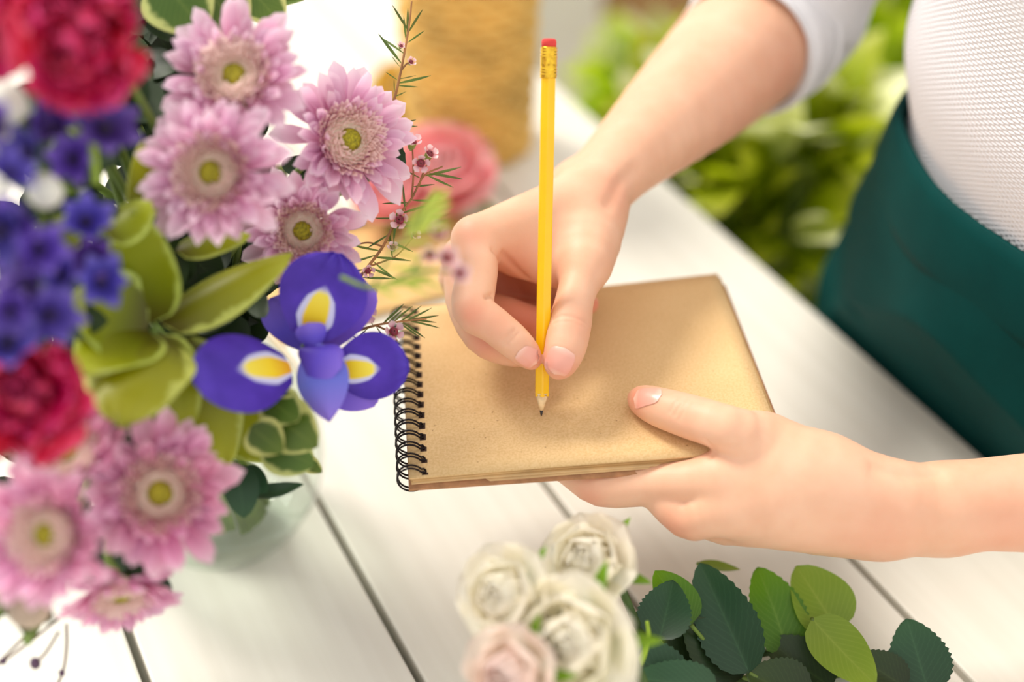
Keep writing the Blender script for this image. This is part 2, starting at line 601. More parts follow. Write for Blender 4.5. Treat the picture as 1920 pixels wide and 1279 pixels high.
# ------------------------------------------------------------------ pencil
def build_pencil():
    top = P(1029.5, 72, 0.648)
    ax = (top - TIP)
    L = ax.length
    R3 = orient(ax, TOCAM)
    root = empty('pencil', TIP, R3)
    tag(root, 'yellow hexagonal pencil with gold ferrule and red eraser in the writing hand', 'pencil')
    r = 0.00385
    def ringv(x, rad, n=6, ph=math.radians(12)):
        return [(x, rad * math.cos(2 * math.pi * k / n + ph), rad * math.sin(2 * math.pi * k / n + ph)) for k in range(n)]
    # hexagonal painted shaft, bevelled
    xs, xe = 0.0105, L - 0.0175
    V = []; n = 24
    def hexr(a, rad):
        # rounded hexagon radius
        a6 = ((a + math.pi / 6) % (math.pi / 3)) - math.pi / 6
        return min(rad * math.cos(math.pi / 6) / math.cos(a6), rad * 0.962)
    for x in np.linspace(xs, xe, 12):
        for k in range(48):
            a = 2 * math.pi * k / 48
            q = hexr(a, r)
            xx = x
            if x == xs:
                a6 = abs(((a + math.pi / 6) % (math.pi / 3)) - math.pi / 6) / (math.pi / 6)
                xx = x + 0.0012 * (1 - a6) ** 2 - 0.0004       # scalloped paint edge
            ph = a + math.radians(4)
            V.append((xx, q * math.cos(ph), q * math.sin(ph)))
    F = grid_faces(12, 48, True); F.append(tuple(range(48))[::-1]); F.append(tuple(11 * 48 + i for i in range(48)))
    me = mk('painted_shaft', V, F, True)
    for p in me.polygons: p.use_smooth = len(p.vertices) == 4
    me.set_sharp_from_angle(angle=math.radians(12)) if hasattr(me, 'set_sharp_from_angle') else None
    k = NT('yellow_pencil_paint'); k.set(Base_Color=lin((255, 200, 0)), Roughness=0.28); k.b.inputs['Coat Weight'].default_value = 0.3; k.b.inputs['Coat Roughness'].default_value = 0.12
    nz = k.noise(40, 3); k.l(k.ramp(nz.outputs[0], [(0.3, (254, 196, 0)), (0.7, (255, 206, 0))]).outputs[0], k.b.inputs['Base Color'])
    link('painted_shaft', me, root, k.m)
    wood = plain('bare_cedar', (236, 206, 160), 0.7, 300, 0.08)
    prof = [(0.00085, 0.0028), (0.0018, 0.0062), (0.0036, 0.0118)]
    def lx(prof, seg=24):
        V, F = lathe_data(prof, seg)
        V = [(z, x, y) for x, y, z in V]
        m = len(prof)
        F.append(tuple(range(seg))[::-1]); F.append(tuple((m - 1) * seg + i for i in range(seg)))
        return V, F
    link('sharpened_wood', mk('sharpened_wood', *lx(prof)), root, wood)
    link('lead', mk('lead', *lx([(0.00022, 0.0), (0.0005, 0.0008), (0.0009, 0.0030)])), root, plain('graphite', (52, 50, 52), 0.35, metal=0.4))
    x0 = L - 0.0182
    fp = []
    R = 0.00395
    for i in range(41):
        t = i / 40
        z = x0 + 0.0142 * t
        g = 0.0
        if 0.08 < t < 0.36: g = 0.00018 * math.sin((t - 0.08) / 0.28 * math.pi * 6)
        if 0.66 < t < 0.95: g = 0.00018 * math.sin((t - 0.66) / 0.29 * math.pi * 6)
        fp.append((R + g, z))
    gold = plain('gold_ferrule', (242, 190, 60), 0.22, 500, 0.1, bump=0.2, metal=0.95)
    fer = link('ferrule', mk('ferrule', *lx(fp, 32)), root, gold)
    dm = plain('ferrule_dent', (150, 104, 20), 0.4, metal=0.8)
    for a in (-40, 0, 40, 90, 140, 180, 220):
        q = math.radians(a + 90)
        V, F = lathe_data([(0.0001, 0.00012), (0.00035, 0.00008), (0.0005, -0.0001)], 8)
        M = MX((x0 + 0.0060, R * math.cos(q), R * math.sin(q)), orient((1, 0, 0), (0, math.cos(q), math.sin(q))))
        link('dent', mk('dent', V, F), fer, dm, M)
    ep = [(0.0034, x0 + 0.0135), (0.00355, L - 0.0018), (0.0033, L - 0.0007), (0.0026, L - 0.0001), (0.0012, L)]
    link('eraser', mk('eraser', *lx(ep, 24)), root, plain('red_rubber', (226, 66, 62), 0.75, 120, 0.06))
    return root
build_pencil()

# ------------------------------------------------------------------ person: implicit surface body
def smin(a, b, k):
    h = np.maximum(k - np.abs(a - b), 0.0) / k
    return np.minimum(a, b) - h * h * k * 0.25

def seg_d(Q, a, b, ra, rb):
    a = np.asarray(a, np.float32); b = np.asarray(b, np.float32)
    ba = b - a
    q = Q - a
    t = np.clip(q @ ba / max(float(ba @ ba), 1e-12), 0, 1)
    d = q - t[:, None] * ba
    return np.sqrt(np.einsum('ij,ij->i', d, d)) - (ra + (rb - ra) * t)

def chain_segs(ch, n=3):
    """ch: list of (Vector, radius m) -> dense segments"""
    pts = catmull([list(p) + [r] for p, r in ch], n)
    return [(p[:3], q[:3], p[3], q[3]) for p, q in zip(pts, pts[1:])]

class Limb:
    """palm chains melt together; each finger melts with the palm but stays apart from other fingers"""
    def __init__(self, palm, fingers, kp=0.010, kf=0.006, kff=0.0012, kc=0.003):
        self.palm = [chain_segs(c) for c in palm]
        self.fing = [chain_segs(c) for c in fingers]
        self.kp, self.kf, self.kff, self.kc = kp, kf, kff, kc
    def chain(self, Q, segs):
        d = np.full(len(Q), 0.5, np.float32)
        for a, b, ra, rb in segs:
            if self.far is not None:
                ab = b - a
                t = min(1.0, max(0.0, float((self.far[0] - a) @ ab) / max(float(ab @ ab), 1e-12)))
                if np.linalg.norm(self.far[0] - a - t * ab) - max(ra, rb) > self.far[1]:
                    continue
            d = np.minimum(d, seg_d(Q, a, b, ra, rb))
        return d
    def __call__(self, Q, cull=False):
        self.far = None
        if cull:
            lo_, hi_ = Q.min(0).astype(float), Q.max(0).astype(float)
            self.far = ((lo_ + hi_) / 2, float(np.linalg.norm(hi_ - lo_)) / 2 + 0.014 + self.kp * 1.5)
        p = None
        for s in self.palm:
            e = self.chain(Q, s)
            p = e if p is None else smin(p, e, self.kp)
        if not self.fing:
            return p
        D = None
        for s in self.fing:
            e = smin(self.chain(Q, s), p, self.kf)
            D = e if D is None else smin(D, e, self.kff)
        return D
    def bounds(self, pad=0.006):
        A = np.array([list(a) + [ra] for c in self.palm + self.fing for a, b, ra, rb in c] + [list(b) + [rb] for c in self.palm + self.fing for a, b, ra, rb in c])
        return (A[:, :3] - A[:, 3:]).min(0) - pad, (A[:, :3] + A[:, 3:]).max(0) + pad

def polygonise(fn, lo, hi, h):
    B = 8
    nb = np.ceil((hi - lo) / (h * B)).astype(int)
    n = nb * B + 1
    D = np.full(n, 1.0, np.float32)
    ii = np.stack(np.meshgrid(*[np.arange(k) for k in nb], indexing='ij'), -1).reshape(-1, 3)
    cen = (lo + (ii + 0.5) * B * h).astype(np.float32)
    dc = fn(cen)
    Rb = B * h * 0.87 * 1.25
    full = dc < -Rb
    act = np.abs(dc) <= Rb
    for b in ii[full]:
        D[b[0] * B:b[0] * B + B + 1, b[1] * B:b[1] * B + B + 1, b[2] * B:b[2] * B + B + 1] = -1.0
    off = np.stack(np.meshgrid(*[np.arange(B + 1)] * 3, indexing='ij'), -1).reshape(-1, 3)
    A = ii[act]
    key = (A // 2) @ np.array([1000000, 1000, 1])
    order = np.argsort(key, kind='stable')
    cuts = np.nonzero(np.diff(key[order]))[0] + 1
    for grp in np.split(order, cuts):
        idx = (A[grp][:, None, :] * B + off[None]).reshape(-1, 3)
        D[idx[:, 0], idx[:, 1], idx[:, 2]] = fn((lo + idx * h).astype(np.float32), True)
    S = D < 0
    cnt = np.zeros(np.array(D.shape) - 1, np.int8)
    for dx in (0, 1):
        for dy in (0, 1):
            for dz in (0, 1):
                cnt += S[dx:dx + cnt.shape[0], dy:dy + cnt.shape[1], dz:dz + cnt.shape[2]]
    cells = np.argwhere((cnt > 0) & (cnt < 8))
    vid = np.full(cnt.shape, -1, np.int32)
    vid[cells[:, 0], cells[:, 1], cells[:, 2]] = np.arange(len(cells))
    acc = np.zeros((len(cells), 3)); num = np.zeros(len(cells))
    cor = [(x, y, z) for x in (0, 1) for y in (0, 1) for z in (0, 1)]
    val = {c: D[cells[:, 0] + c[0], cells[:, 1] + c[1], cells[:, 2] + c[2]] for c in cor}
    for a in cor:
        for ax in range(3):
            if a[ax] == 0:
                b = list(a); b[ax] = 1; b = tuple(b)
                va, vb = val[a], val[b]
                m = (va < 0) != (vb < 0)
                t = np.where(m, va / np.where(m, va - vb, 1), 0)
                p = np.array(a, float)[None] + np.zeros((len(cells), 3)); p[:, ax] += t
                acc[m] += p[m]; num[m] += 1
    verts = lo + (cells + acc / num[:, None]) * h
    quads = []
    for ax in range(3):
        o1, o2 = [(1, 2), (2, 0), (0, 1)][ax]
        sl0 = [slice(None)] * 3; sl1 = [slice(None)] * 3
        sl0[ax] = slice(0, -1); sl1[ax] = slice(1, None)
        a, b = S[tuple(sl0)], S[tuple(sl1)]
        E = np.argwhere(a != b)
        E = E[(E[:, o1] > 0) & (E[:, o2] > 0) & (E[:, o1] < cnt.shape[o1]) & (E[:, o2] < cnt.shape[o2])]
        inside = a[E[:, 0], E[:, 1], E[:, 2]]
        def cell(d1, d2):
            C = E.copy(); C[:, o1] += d1; C[:, o2] += d2
            return vid[C[:, 0], C[:, 1], C[:, 2]]
        q = np.stack([cell(-1, -1), cell(0, -1), cell(0, 0), cell(-1, 0)], 1)
        q[~inside] = q[~inside][:, ::-1]
        quads.append(q)
    Qd = np.concatenate(quads)
    Qd = Qd[(Qd >= 0).all(1)]
    # relax a little to take out the voxel steps
    e = np.concatenate([Qd[:, [0, 1]], Qd[:, [1, 2]], Qd[:, [2, 3]], Qd[:, [3, 0]]])
    for lam in (0.6, -0.5, 0.6, -0.5, 0.5):
        nn = len(verts)
        c = np.bincount(e[:, 0], minlength=nn) + np.bincount(e[:, 1], minlength=nn)
        sm = np.stack([np.bincount(e[:, 0], verts[e[:, 1], a], nn) + np.bincount(e[:, 1], verts[e[:, 0], a], nn) for a in range(3)], 1)
        verts = verts + lam * (sm / np.maximum(c, 1)[:, None] - verts)
    return verts, Qd

def J(x, y, zmm, r):
    return (P(x, y, zmm * MM), r * MM)

def JP(x, y, r, extra=0.0):
    """centre of a round thing of radius r (mm) that rests on the cover"""
    return (page(x, y, (r + extra) * MM), r * MM)

def JU(x, y, r, extra=0.0):
    """centre of a round thing pressed under the notebook"""
    return (page(x, y, -(9.6 + r + extra) * MM), r * MM)

# right hand: writing
RW1 = J(1104, 384, 721, 15.0)
RW2 = J(1088, 366, 742, 15.0)
R_palm = [
    [J(1440, 50, 865, 39), J(1400, 92, 845, 38), J(1318, 168, 806, 32.5), J(1240, 240, 773, 25.5), J(1165, 310, 745, 19), RW1],
    [J(1380, 80, 868, 36), J(1230, 225, 790, 22), J(1150, 305, 762, 17), RW2],
    [RW1, J(1020, 402, 708, 13.5), J(892, 450, 691, 11.2)],
    [RW1, J(1000, 420, 722, 13), J(872, 484, 712, 10.5)],
    [RW2, J(990, 440, 745, 13), J(862, 520, 738, 10)],
    [RW2, J(1000, 470, 758, 12), J(890, 560, 752, 9)],
    [RW1, J(1108, 430, 711, 16), J(1099, 492, 694, 12.2)],
    [J(1088, 462, 706, 13), J(1010, 462, 707, 12), J(930, 462, 698, 9.5)],
    [J(1090, 500, 697, 9.5), J(1035, 506, 702, 8), J(978, 486, 704, 8)],
    [J(1080, 480, 722, 14), J(1000, 500, 742, 14)],
    [J(1070, 505, 735, 15), J(1000, 540, 752, 14), J(930, 550, 748, 11)],
]
R_thumb = [J(1108, 430, 711, 14.5), J(1099, 492, 694, 11.6), J(1079, 556, 682, 9.5), J(1070, 603, 674, 10.4), J(1061, 648, 668, 10.2), J(1052, 676, 665, 8.6), J(1047, 690, 664, 5.8)]
R_index = [J(892, 450, 691, 11.2), J(894, 512, 678, 10.3), J(887, 578, 666, 10.3), J(924, 608, 663, 8.9), J(958, 636, 663, 8.5), J(984, 660, 664, 7.2), J(996, 674, 665, 5.2)]
R_middle = [J(872, 484, 712, 10.5), J(872, 560, 696, 10), J(902, 628, 682, 9.2), J(950, 656, 684, 8.0), J(995, 664, 689, 6.4)]
R_ring = [J(862, 520, 738, 10), J(905, 575, 722, 9.8), J(950, 590, 712, 9.4), J(1000, 605, 708, 8.6), J(1045, 600, 710, 7)]
R_little = [J(890, 560, 752, 9), J(955, 590, 737, 8.5), J(1030, 592, 730, 7.6), J(1075, 577, 729, 7), J(1103, 570, 730, 5.6)]
right_limb = Limb(R_palm, [R_thumb, R_index, R_middle, R_ring, R_little])

# left hand: holding the notebook
LT = [J(1540, 893, 652, 19), J(1432, 838, 656, 15.5)]
L_palm = [
    [J(2560, 930, 716, 40.0), J(2250, 935, 690, 33), J(1920, 943, 668, 23.0), J(1760, 950, 660, 20.5), J(1660, 944, 656, 17)],
    [J(1760, 962, 664, 19), J(1650, 975, 660, 15.5)],
    [J(1660, 944, 656, 17), J(1500, 905, 650, 17), J(1352, 900, 650, 12.6)],
    [J(1650, 965, 658, 15), J(1480, 948, 650, 16), J(1385, 952, 649, 13)],
    [J(1650, 975, 660, 15), J(1500, 975, 657, 14), J(1410, 972, 660, 12)],
    [J(1650, 978, 668, 14), J(1530, 990, 672, 12), J(1440, 975, 678, 11)],
    [J(1660, 944, 656, 17), LT[0], LT[1]],
    [J(1540, 893, 660, 18), J(1440, 890, 664, 13), J(1370, 868, 660, 8)],
]
L_thumb = [LT[1], JP(1362, 804, 11.2, 3), JP(1292, 781, 10.6, 1.0), JP(1238, 764, 9.6), JP(1210, 753, 8.0), JP(1197, 748, 5.6)]
L_index = [J(1352, 900, 650, 12.6), J(1292, 905, 654, 10.9), J(1215, 909, 662, 10.2), JU(1128, 914, 9.4), JU(1070, 880, 8.4), JU(1010, 842, 7.6), JU(960, 815, 6)]
L_middle = [J(1385, 952, 649, 13), J(1330, 962, 650, 11.6), J(1286, 968, 655, 10.4), JU(1215, 905, 9), JU(1150, 850, 8), JU(1110, 815, 6)]
L_ring = [J(1410, 972, 660, 12), J(1340, 975, 668, 10.5), JU(1290, 900, 9), JU(1230, 840, 8), JU(1190, 800, 6)]
L_little = [J(1440, 975, 678, 11), J(1385, 965, 686, 9), JU(1350, 880, 8), JU(1300, 830, 7), JU(1270, 800, 5)]
left_limb = Limb(L_palm, [L_thumb, L_index, L_middle, L_ring, L_little])

E1 = Vector((-0.41, 0.912, 0))     # towards her right side
E2 = Vector((-0.912, -0.41, 0))    # the way she faces
HIP = Vector((0.352, 0.687, 0))
def torso_c(z):
    return HIP + Vector((-0.007, -0.022, 0)) * (max(-0.5, z) / 0.165) + Vector((0, 0, z))
def torso_ab(z):
    zs = [-0.95, -0.5, -0.12, 0.0, 0.08, 0.165, 0.26, 0.40, 0.50]
    a = [0.14, 0.16, 0.178, 0.174, 0.158, 0.140, 0.146, 0.160, 0.15]
    b = [0.10, 0.11, 0.124, 0.121, 0.110, 0.097, 0.100, 0.108, 0.10]
    return float(np.interp(z, zs, a)), float(np.interp(z, zs, b))

SH_R = torso_c(0.46) + E1 * 0.165
SH_L = torso_c(0.46) - E1 * 0.165
ELB_R = P(1470, 20, 0.88)
ELB_L = P(2620, 930, 0.72)

def build_person():
    base = Vector((HIP.x, HIP.y, FLOOR_Z))
    root = empty('person', base)
    tag(root, 'person in white waffle knit top and dark green apron writing in a notebook', 'person')
    VS = []; FS = []; nv = 0
    skin_fns = []
    for limb, h in ((right_limb, 0.0010), (left_limb, 0.0010)):
        lo, hi = limb.bounds()
        # clip the far end of the left arm to keep the grid small
        v, q = polygonise(limb, lo, hi, h)
        VS.append(v); FS.append(q + nv); nv += len(v)
    trunk = Limb([[(P(1420, 72, 0.855), 0.036), (ELB_R, 0.040), ((ELB_R + SH_R) / 2, 0.043), (SH_R, 0.05)],
                  [(P(2545, 930, 0.715), 0.038), (ELB_L, 0.042), ((ELB_L + SH_L) / 2, 0.044), (SH_L, 0.05)],
                  [(SH_R, 0.05), (torso_c(0.44), 0.07), (SH_L, 0.05)],
                  [(torso_c(0.44), 0.07), (torso_c(0.2), 0.068), (torso_c(0.0) + PLANK_N * 0.05, 0.07), (torso_c(-0.1) + PLANK_N * 0.06, 0.07)],
                  [(torso_c(0.36) + E1 * 0.055, 0.066), (torso_c(0.2) + E1 * 0.042, 0.066), (torso_c(-0.05) + E1 * 0.05 + PLANK_N * 0.05, 0.07), (torso_c(-0.5) + E1 * 0.06 + Vector((0.07, 0.035, 0)), 0.055), (Vector((HIP.x + 0.04, HIP.y + 0.06, FLOOR_Z + 0.08)), 0.04)],
                  [(torso_c(0.36) - E1 * 0.055, 0.066), (torso_c(0.2) - E1 * 0.042, 0.066), (torso_c(-0.05) - E1 * 0.05 + PLANK_N * 0.05, 0.07), (torso_c(-0.5) - E1 * 0.06 + Vector((0.07, 0.035, 0)), 0.055), (Vector((HIP.x + 0.09, HIP.y - 0.06, FLOOR_Z + 0.08)), 0.04)],
                  [(torso_c(0.44), 0.06), (torso_c(0.56), 0.052)]], [], kp=0.05)
    lo, hi = trunk.bounds(0.03)
    v, q = polygonise(trunk, lo, hi, 0.011)
    VS.append(v); FS.append(q + nv)
    V = np.concatenate(VS); F = np.concatenate(FS)
    me = bpy.data.meshes.new('body')
    me.vertices.add(len(V)); me.vertices.foreach_set('co', V.astype(np.float32).ravel())
    me.loops.add(len(F) * 4); me.loops.foreach_set('vertex_index', F.astype(np.int32).ravel())
    me.polygons.add(len(F)); me.polygons.foreach_set('loop_start', np.arange(0, len(F) * 4, 4, dtype=np.int32))
    me.polygons.foreach_set('use_smooth', np.ones(len(F), bool))
    me.update(calc_edges=True)
    N = np.zeros(len(V) * 3, np.float32); me.vertex_normals.foreach_get('vector', N); N = N.reshape(-1, 3)
    # bony bumps, folds and wrinkles: pushed in or out along the normal
    def pt(x, y):
        """skin point seen at x, y"""
        r = ray(x, y).normalized()
        hit = bvh.ray_cast(ORG, r)
        return hit[0] if hit[0] is not None else None
    bvh = BVHTree.FromPolygons([Vector(p) for p in V[:len(VS[0]) + len(VS[1])]], [tuple(q) for q in F[:len(FS[0]) + len(FS[1])].tolist()])
    disp = np.zeros(len(V))
    def crease(pts, w, depth):
        Pq = [pt(*p) for p in pts]
        Pq = [p for p in Pq if p is not None]
        for a, b in zip(Pq, Pq[1:]):
            if (a - b).length > 0.03: continue
            m_ = (np.array(a) + np.array(b)) / 2
            ix = np.nonzero((np.abs(V - m_) < (a - b).length + 3.0 * w * MM).all(1))[0]
            d = seg_d(V[ix].astype(np.float32), a, b, 0, 0)
            g = -depth * MM * np.exp(-(d / (w * MM)) ** 2)
            disp[ix] = np.minimum(disp[ix], g) if depth > 0 else np.maximum(disp[ix], g)
    for c in CREASES:
        crease(*c)
    V2 = V + N * disp[:, None]
    me.vertices.foreach_set('co', V2.astype(np.float32).ravel())
    bl = np.zeros(len(V))
    for x, y, r, s in BLUSH:
        p = pt(x, y)
        if p is None: continue
        ix = np.nonzero((np.abs(V - np.array(p)) < 2.6 * r * MM).all(1))[0]
        d = np.linalg.norm(V[ix] - np.array(p), axis=1)
        bl[ix] = np.maximum(bl[ix], s * np.exp(-(d / (r * MM)) ** 2))
    at = me.attributes.new('blush', 'FLOAT', 'POINT')
    at.data.foreach_set('value', bl.astype(np.float32))
    me.update()
    me.materials.append(mat_skin())
    body = link_w('body', me, root, None)
    tag(body, 'bare forearms and two hands, one writing and one holding the notebook')
    # nails hug the finger tips
    nm = NT('finger_nail')
    u, v_ = nm.uv()
    nm.l(nm.ramp(u, [(0.0, (242, 196, 178)), (0.25, (236, 170, 152)), (0.8, (233, 160, 142)), (0.97, (242, 190, 168))]).outputs[0], nm.b.inputs['Base Color'])
    nm.set(Roughness=0.26, Specular_IOR_Level=0.5)
    for (x, y), (dx, dy), wl, ln, nrm in NAILS:
        c = pt(x, y)
        if c is None: continue
        hn = bvh.ray_cast(ORG, ray(x, y).normalized())[1]
        zc = (c - ORG).dot(-TOCAM)
        tipw = P(x + dx, y + dy, zc)
        n = (CRT * nrm[0] + CUP * nrm[1] + TOCAM * nrm[2]).normalized()
        n = (n * 0.4 + hn * 0.6).normalized()
        ax = (tipw - c); ax = (ax - n * ax.dot(n)).normalized()
        side = n.cross(ax)
        nu, nw = 13, 11
        VV = []; UV = []
        for i in range(nu):
            s = -1 + 2 * i / (nu - 1)
            for j in range(nw):
                t = -1 + 2 * j / (nw - 1)
                k = 0.86 + 0.14 * (1 - abs(s) ** 4)
                # rounded tip and cuticle
                half = (1 - abs(s) ** 3.6) ** (1 / 2.8) if abs(s) < 1 else 0.0
                p = c + ax * (s * ln * 0.5 * MM) + side * (t * half * wl * 0.5 * MM)
                drop = (t * half * wl * 0.5) ** 2 / (wl * 1.15) + 0.02 * (s * ln * 0.5) ** 2      # natural curve of a nail
                base_p = p - n * (drop * MM)
                hit = bvh.ray_cast(base_p + n * 0.005, -n)
                if hit[0] is not None and (hit[0] - base_p).length < 0.0035: base_p = hit[0]
                VV.append(base_p + n * (0.42 * MM))
                UV.append(((s + 1) / 2, (t + 1) / 2))
        nme = mk('finger_nail', VV, grid_faces(nu, nw), True, UV)
        M = (wm(body)).inverted()
        link('finger_nail', nme, body, nm.m, M)
    return root, body

CREASES = [
    # thumb of the writing hand
    ([(1038, 597), (1060, 592), (1085, 598), (1100, 606)], 1.0, 0.55),
    ([(1040, 606), (1065, 602), (1092, 612)], 0.8, 0.25),
    # index finger joints
    ([(912, 558), (924, 554), (937, 556)], 1.3, 1.5),
    ([(920, 560), (934, 565)], 1.1, 0.8),
    ([(943, 640), (955, 628), (966, 618)], 1.0, 0.6),
    ([(950, 645), (962, 634), (972, 624)], 1.0, 0.6),
    # web between thumb and index finger
    ([(935, 452), (960, 478), (985, 505), (1003, 530)], 2.0, -1.8),
    ([(925, 470), (935, 490), (936, 510)], 1.6, 1.2),
    ([(942, 476), (962, 498), (985, 520)], 1.8, 1.3),
    # thumb joint of the holding hand
    ([(1288, 748), (1276, 760), (1264, 778)], 1.0, 0.55),
    ([(1280, 745), (1266, 756), (1256, 772)], 1.0, 0.45),
    ([(1298, 752), (1284, 768), (1274, 786)], 1.0, 0.4),
    ([(1325, 828), (1340, 842), (1334, 856)], 1.2, 0.9),
    ([(1338, 836), (1360, 838), (1380, 836)], 1.0, 0.35),
    # tendon at the wrist of the writing arm
    ([(1150, 400), (1180, 368), (1215, 338), (1250, 318)], 4.0, -1.6),
    ([(1140, 385), (1160, 345), (1190, 318)], 4.0, 1.4),
    # wrist line of the holding arm
    ([(1640, 878), (1700, 892), (1760, 888)], 4.0, 1.2),
]
BLUSH = [
    (1050, 690, 9, 0.75), (1000, 678, 8, 0.75), (885, 590, 8, 0.55), (1075, 605, 9, 0.30), (885, 436, 10, 0.40),
    (905, 648, 9, 0.55), (960, 545, 22, 0.75), (960, 500, 14, 0.5), (985, 600, 20, 0.8), (1118, 572, 6, 0.8), (840, 490, 10, 0.5),
    (1195, 745, 8, 0.75), (1330, 845, 7, 0.7), (1105, 938, 9, 0.5), (1260, 992, 10, 0.5), (1290, 765, 10, 0.25), (930, 600, 10, 0.25),
    (1160, 360, 14, 0.35), (1470, 150, 30, 0.35), (1900, 1000, 22, 0.35), (1640, 1010, 22, 0.25), (1380, 250, 40, 0.30),
]
NAILS = [
    ((1050, 678), (-9, 22), 13.0, 13.8, (0.16, -0.12, 0.95)),
    ((989, 672), (14, 15), 9.0, 11.5, (-0.40, -0.60, 0.66)),
    ((1213, 742), (-26, -8), 10.0, 15.5, (-0.05, 0.62, 0.78)),
]
PERSON, BODY = build_person()
# ------------------------------------------------------------------ clothing
EDGE_KEEP = TABLE_EDGE + 0.004
def ring_pt(z, th, da=0.0):
    a, b = torso_ab(z)
    p = torso_c(z) + E1 * ((a + da) * math.sin(th)) + E2 * ((b + da) * math.cos(th))
    keep = EDGE_KEEP + 0.002 - max(0.0, z) * 0.55      # the cloth is pressed against the table edge and leans out above it
    if z < 0.17:
        q = p.dot(PLANK_N)
        if q < keep: p = p + PLANK_N * (keep - q)
    return p

def loft(name, zs, da, n=96, folds=None, uv_mm=True, close_top=False):
    V = []; UV = []
    for z in zs:
        for k in range(n):
            th = 2 * math.pi * k / n + math.pi
            d = da(z, th) if callable(da) else da
            V.append(ring_pt(z, th, d))
            UV.append((k / n * 860.0, z * 1000.0))
    me = mk(name, V, grid_faces(len(zs), n, True), True, UV)
    # keep the knit rows unbroken at the seam behind
    return me

M_KNIT = mat_knit()
M_JERSEY = mat_cloth('white_jersey', (238, 237, 240), 900, 0.03)
M_APRON = mat_cloth('green_apron_cloth', (3, 60, 58), 1500, 0.14, 0.7, 0.15)

top_me = loft('knit_top', list(np.linspace(0.08, 0.46, 50)) , lambda z, th: 0.004 + 0.0022 * math.sin(3 * th + 22 * z) * (1 if z < 0.3 else 0.4) + 0.010 * math.exp(-((z - 0.215) / 0.045) ** 2) , 120)
shirt = link_w('knit_top', top_me, PERSON, M_KNIT)
tag(shirt, 'white waffle knit top')

def sleeve(name, path, radii, parent, mat, wall=0.0016, n=56, wr=0.0019, ph=0.0):
    pts = catmull([list(p) for p in path], 8)
    rs = catmull([[r, 0, 0] for r in radii], 8)
    rs = [r[0] for r in rs]
    T, N = frame_dirs(pts)
    V = []; m = len(pts)
    order = list(range(m)) + list(range(m - 1, -1, -1))
    UV = []
    for q, i in enumerate(order):
        inner = q >= m
        for k in range(n):
            a = 2 * math.pi * k / n
            r = rs[i] - (wall if inner else 0)
            r += wr * math.sin(3 * a + i * 0.55 + ph) + wr * 0.7 * math.sin(i * 0.9 + 2 * a + ph)
            b = T[i].cross(N[i])
            V.append(Vector(pts[i]) + (N[i] * math.cos(a) + b * math.sin(a)) * r)
            UV.append((k / n, i / m))
    F = grid_faces(2 * m, n, True)
    for k in range(n):
        k2 = (k + 1) % n
        F.append(((2 * m - 1) * n + k, (2 * m - 1) * n + k2, k2, k))
    return link_w(name, mk(name, V, F, True, UV), parent, mat)

rim = P(1400, 92, 0.845)
midR = (ELB_R + SH_R) / 2
s1 = sleeve('sleeve', [rim, P(1440, 52, 0.865), ELB_R + Vector((0.004, 0.0, 0.002)), ELB_R * 0.6 + midR * 0.4, midR, SH_R], [0.0420, 0.0455, 0.048, 0.048, 0.053, 0.07], shirt, M_JERSEY)
tag(s1, 'pushed up white sleeve')
s2 = sleeve('sleeve', [P(2500, 928, 0.712), ELB_L, ELB_L * 0.6 + (ELB_L + SH_L) / 2 * 0.4, (ELB_L + SH_L) / 2, SH_L], [0.046, 0.052, 0.054, 0.057, 0.07], shirt, M_JERSEY, ph=1.0)
sleeve('cuff', [P(1396, 96, 0.8435), P(1412, 80, 0.851), P(1432, 60, 0.861)], [0.0440, 0.0462, 0.0478], s1, M_JERSEY, 0.0014, wr=0.0006)
sleeve('sleeve_seam', [P(1434, 58, 0.8615), P(1437, 55, 0.863), P(1440, 52, 0.8645)], [0.0480, 0.0496, 0.0484], s1, M_JERSEY, 0.002, wr=0.0006)

def flap(z, th):
    t = math.degrees((th + math.pi) % (2 * math.pi) - math.pi)
    zc = float(np.interp(t, [-60, -20, 10, 40, 62, 80, 100], [-0.05, -0.015, 0.015, 0.055, 0.095, 0.14, 0.18]))
    s = min(1.0, max(0.0, (z - zc + 0.003) / 0.006))
    w = 1.0 if -60 < t < 84 else 0.0
    return s * w
def groove(z, th):
    t = math.degrees((th + math.pi) % (2 * math.pi) - math.pi)
    zc = float(np.interp(t, [-60, -20, 10, 40, 62, 80, 100], [-0.05, -0.015, 0.015, 0.055, 0.095, 0.14, 0.18]))
    return math.exp(-((z - zc + 0.004) / 0.005) ** 2) if -70 < t < 84 else 0.0
def apron_da(z, th):
    d = 0.010
    d += 0.0055 * flap(z, th)
    d -= 0.006 * groove(z, th)
    k = min(1, max(0, (0.13 - z) / 0.12))
    d += k * (0.007 * math.sin(7 * th + 0.8 + 9 * z) + 0.004 * math.sin(13 * th + 14 * z))
    if z < -0.1: d += (-0.1 - z) * 0.12
    return d
apron_me = loft('apron_skirt', list(np.linspace(-0.62, -0.12, 12)) + list(np.linspace(-0.10, 0.150, 90)), apron_da, 260)
apron = link_w('apron', apron_me, PERSON, M_APRON)
tag(apron, 'dark green cotton apron tied at the waist')
band_me = loft('waistband', [0.118, 0.119, 0.130, 0.145, 0.158, 0.165, 0.1665, 0.165, 0.150], lambda z, th: 0.0165 + 0.001 * math.sin(5 * th), 160)
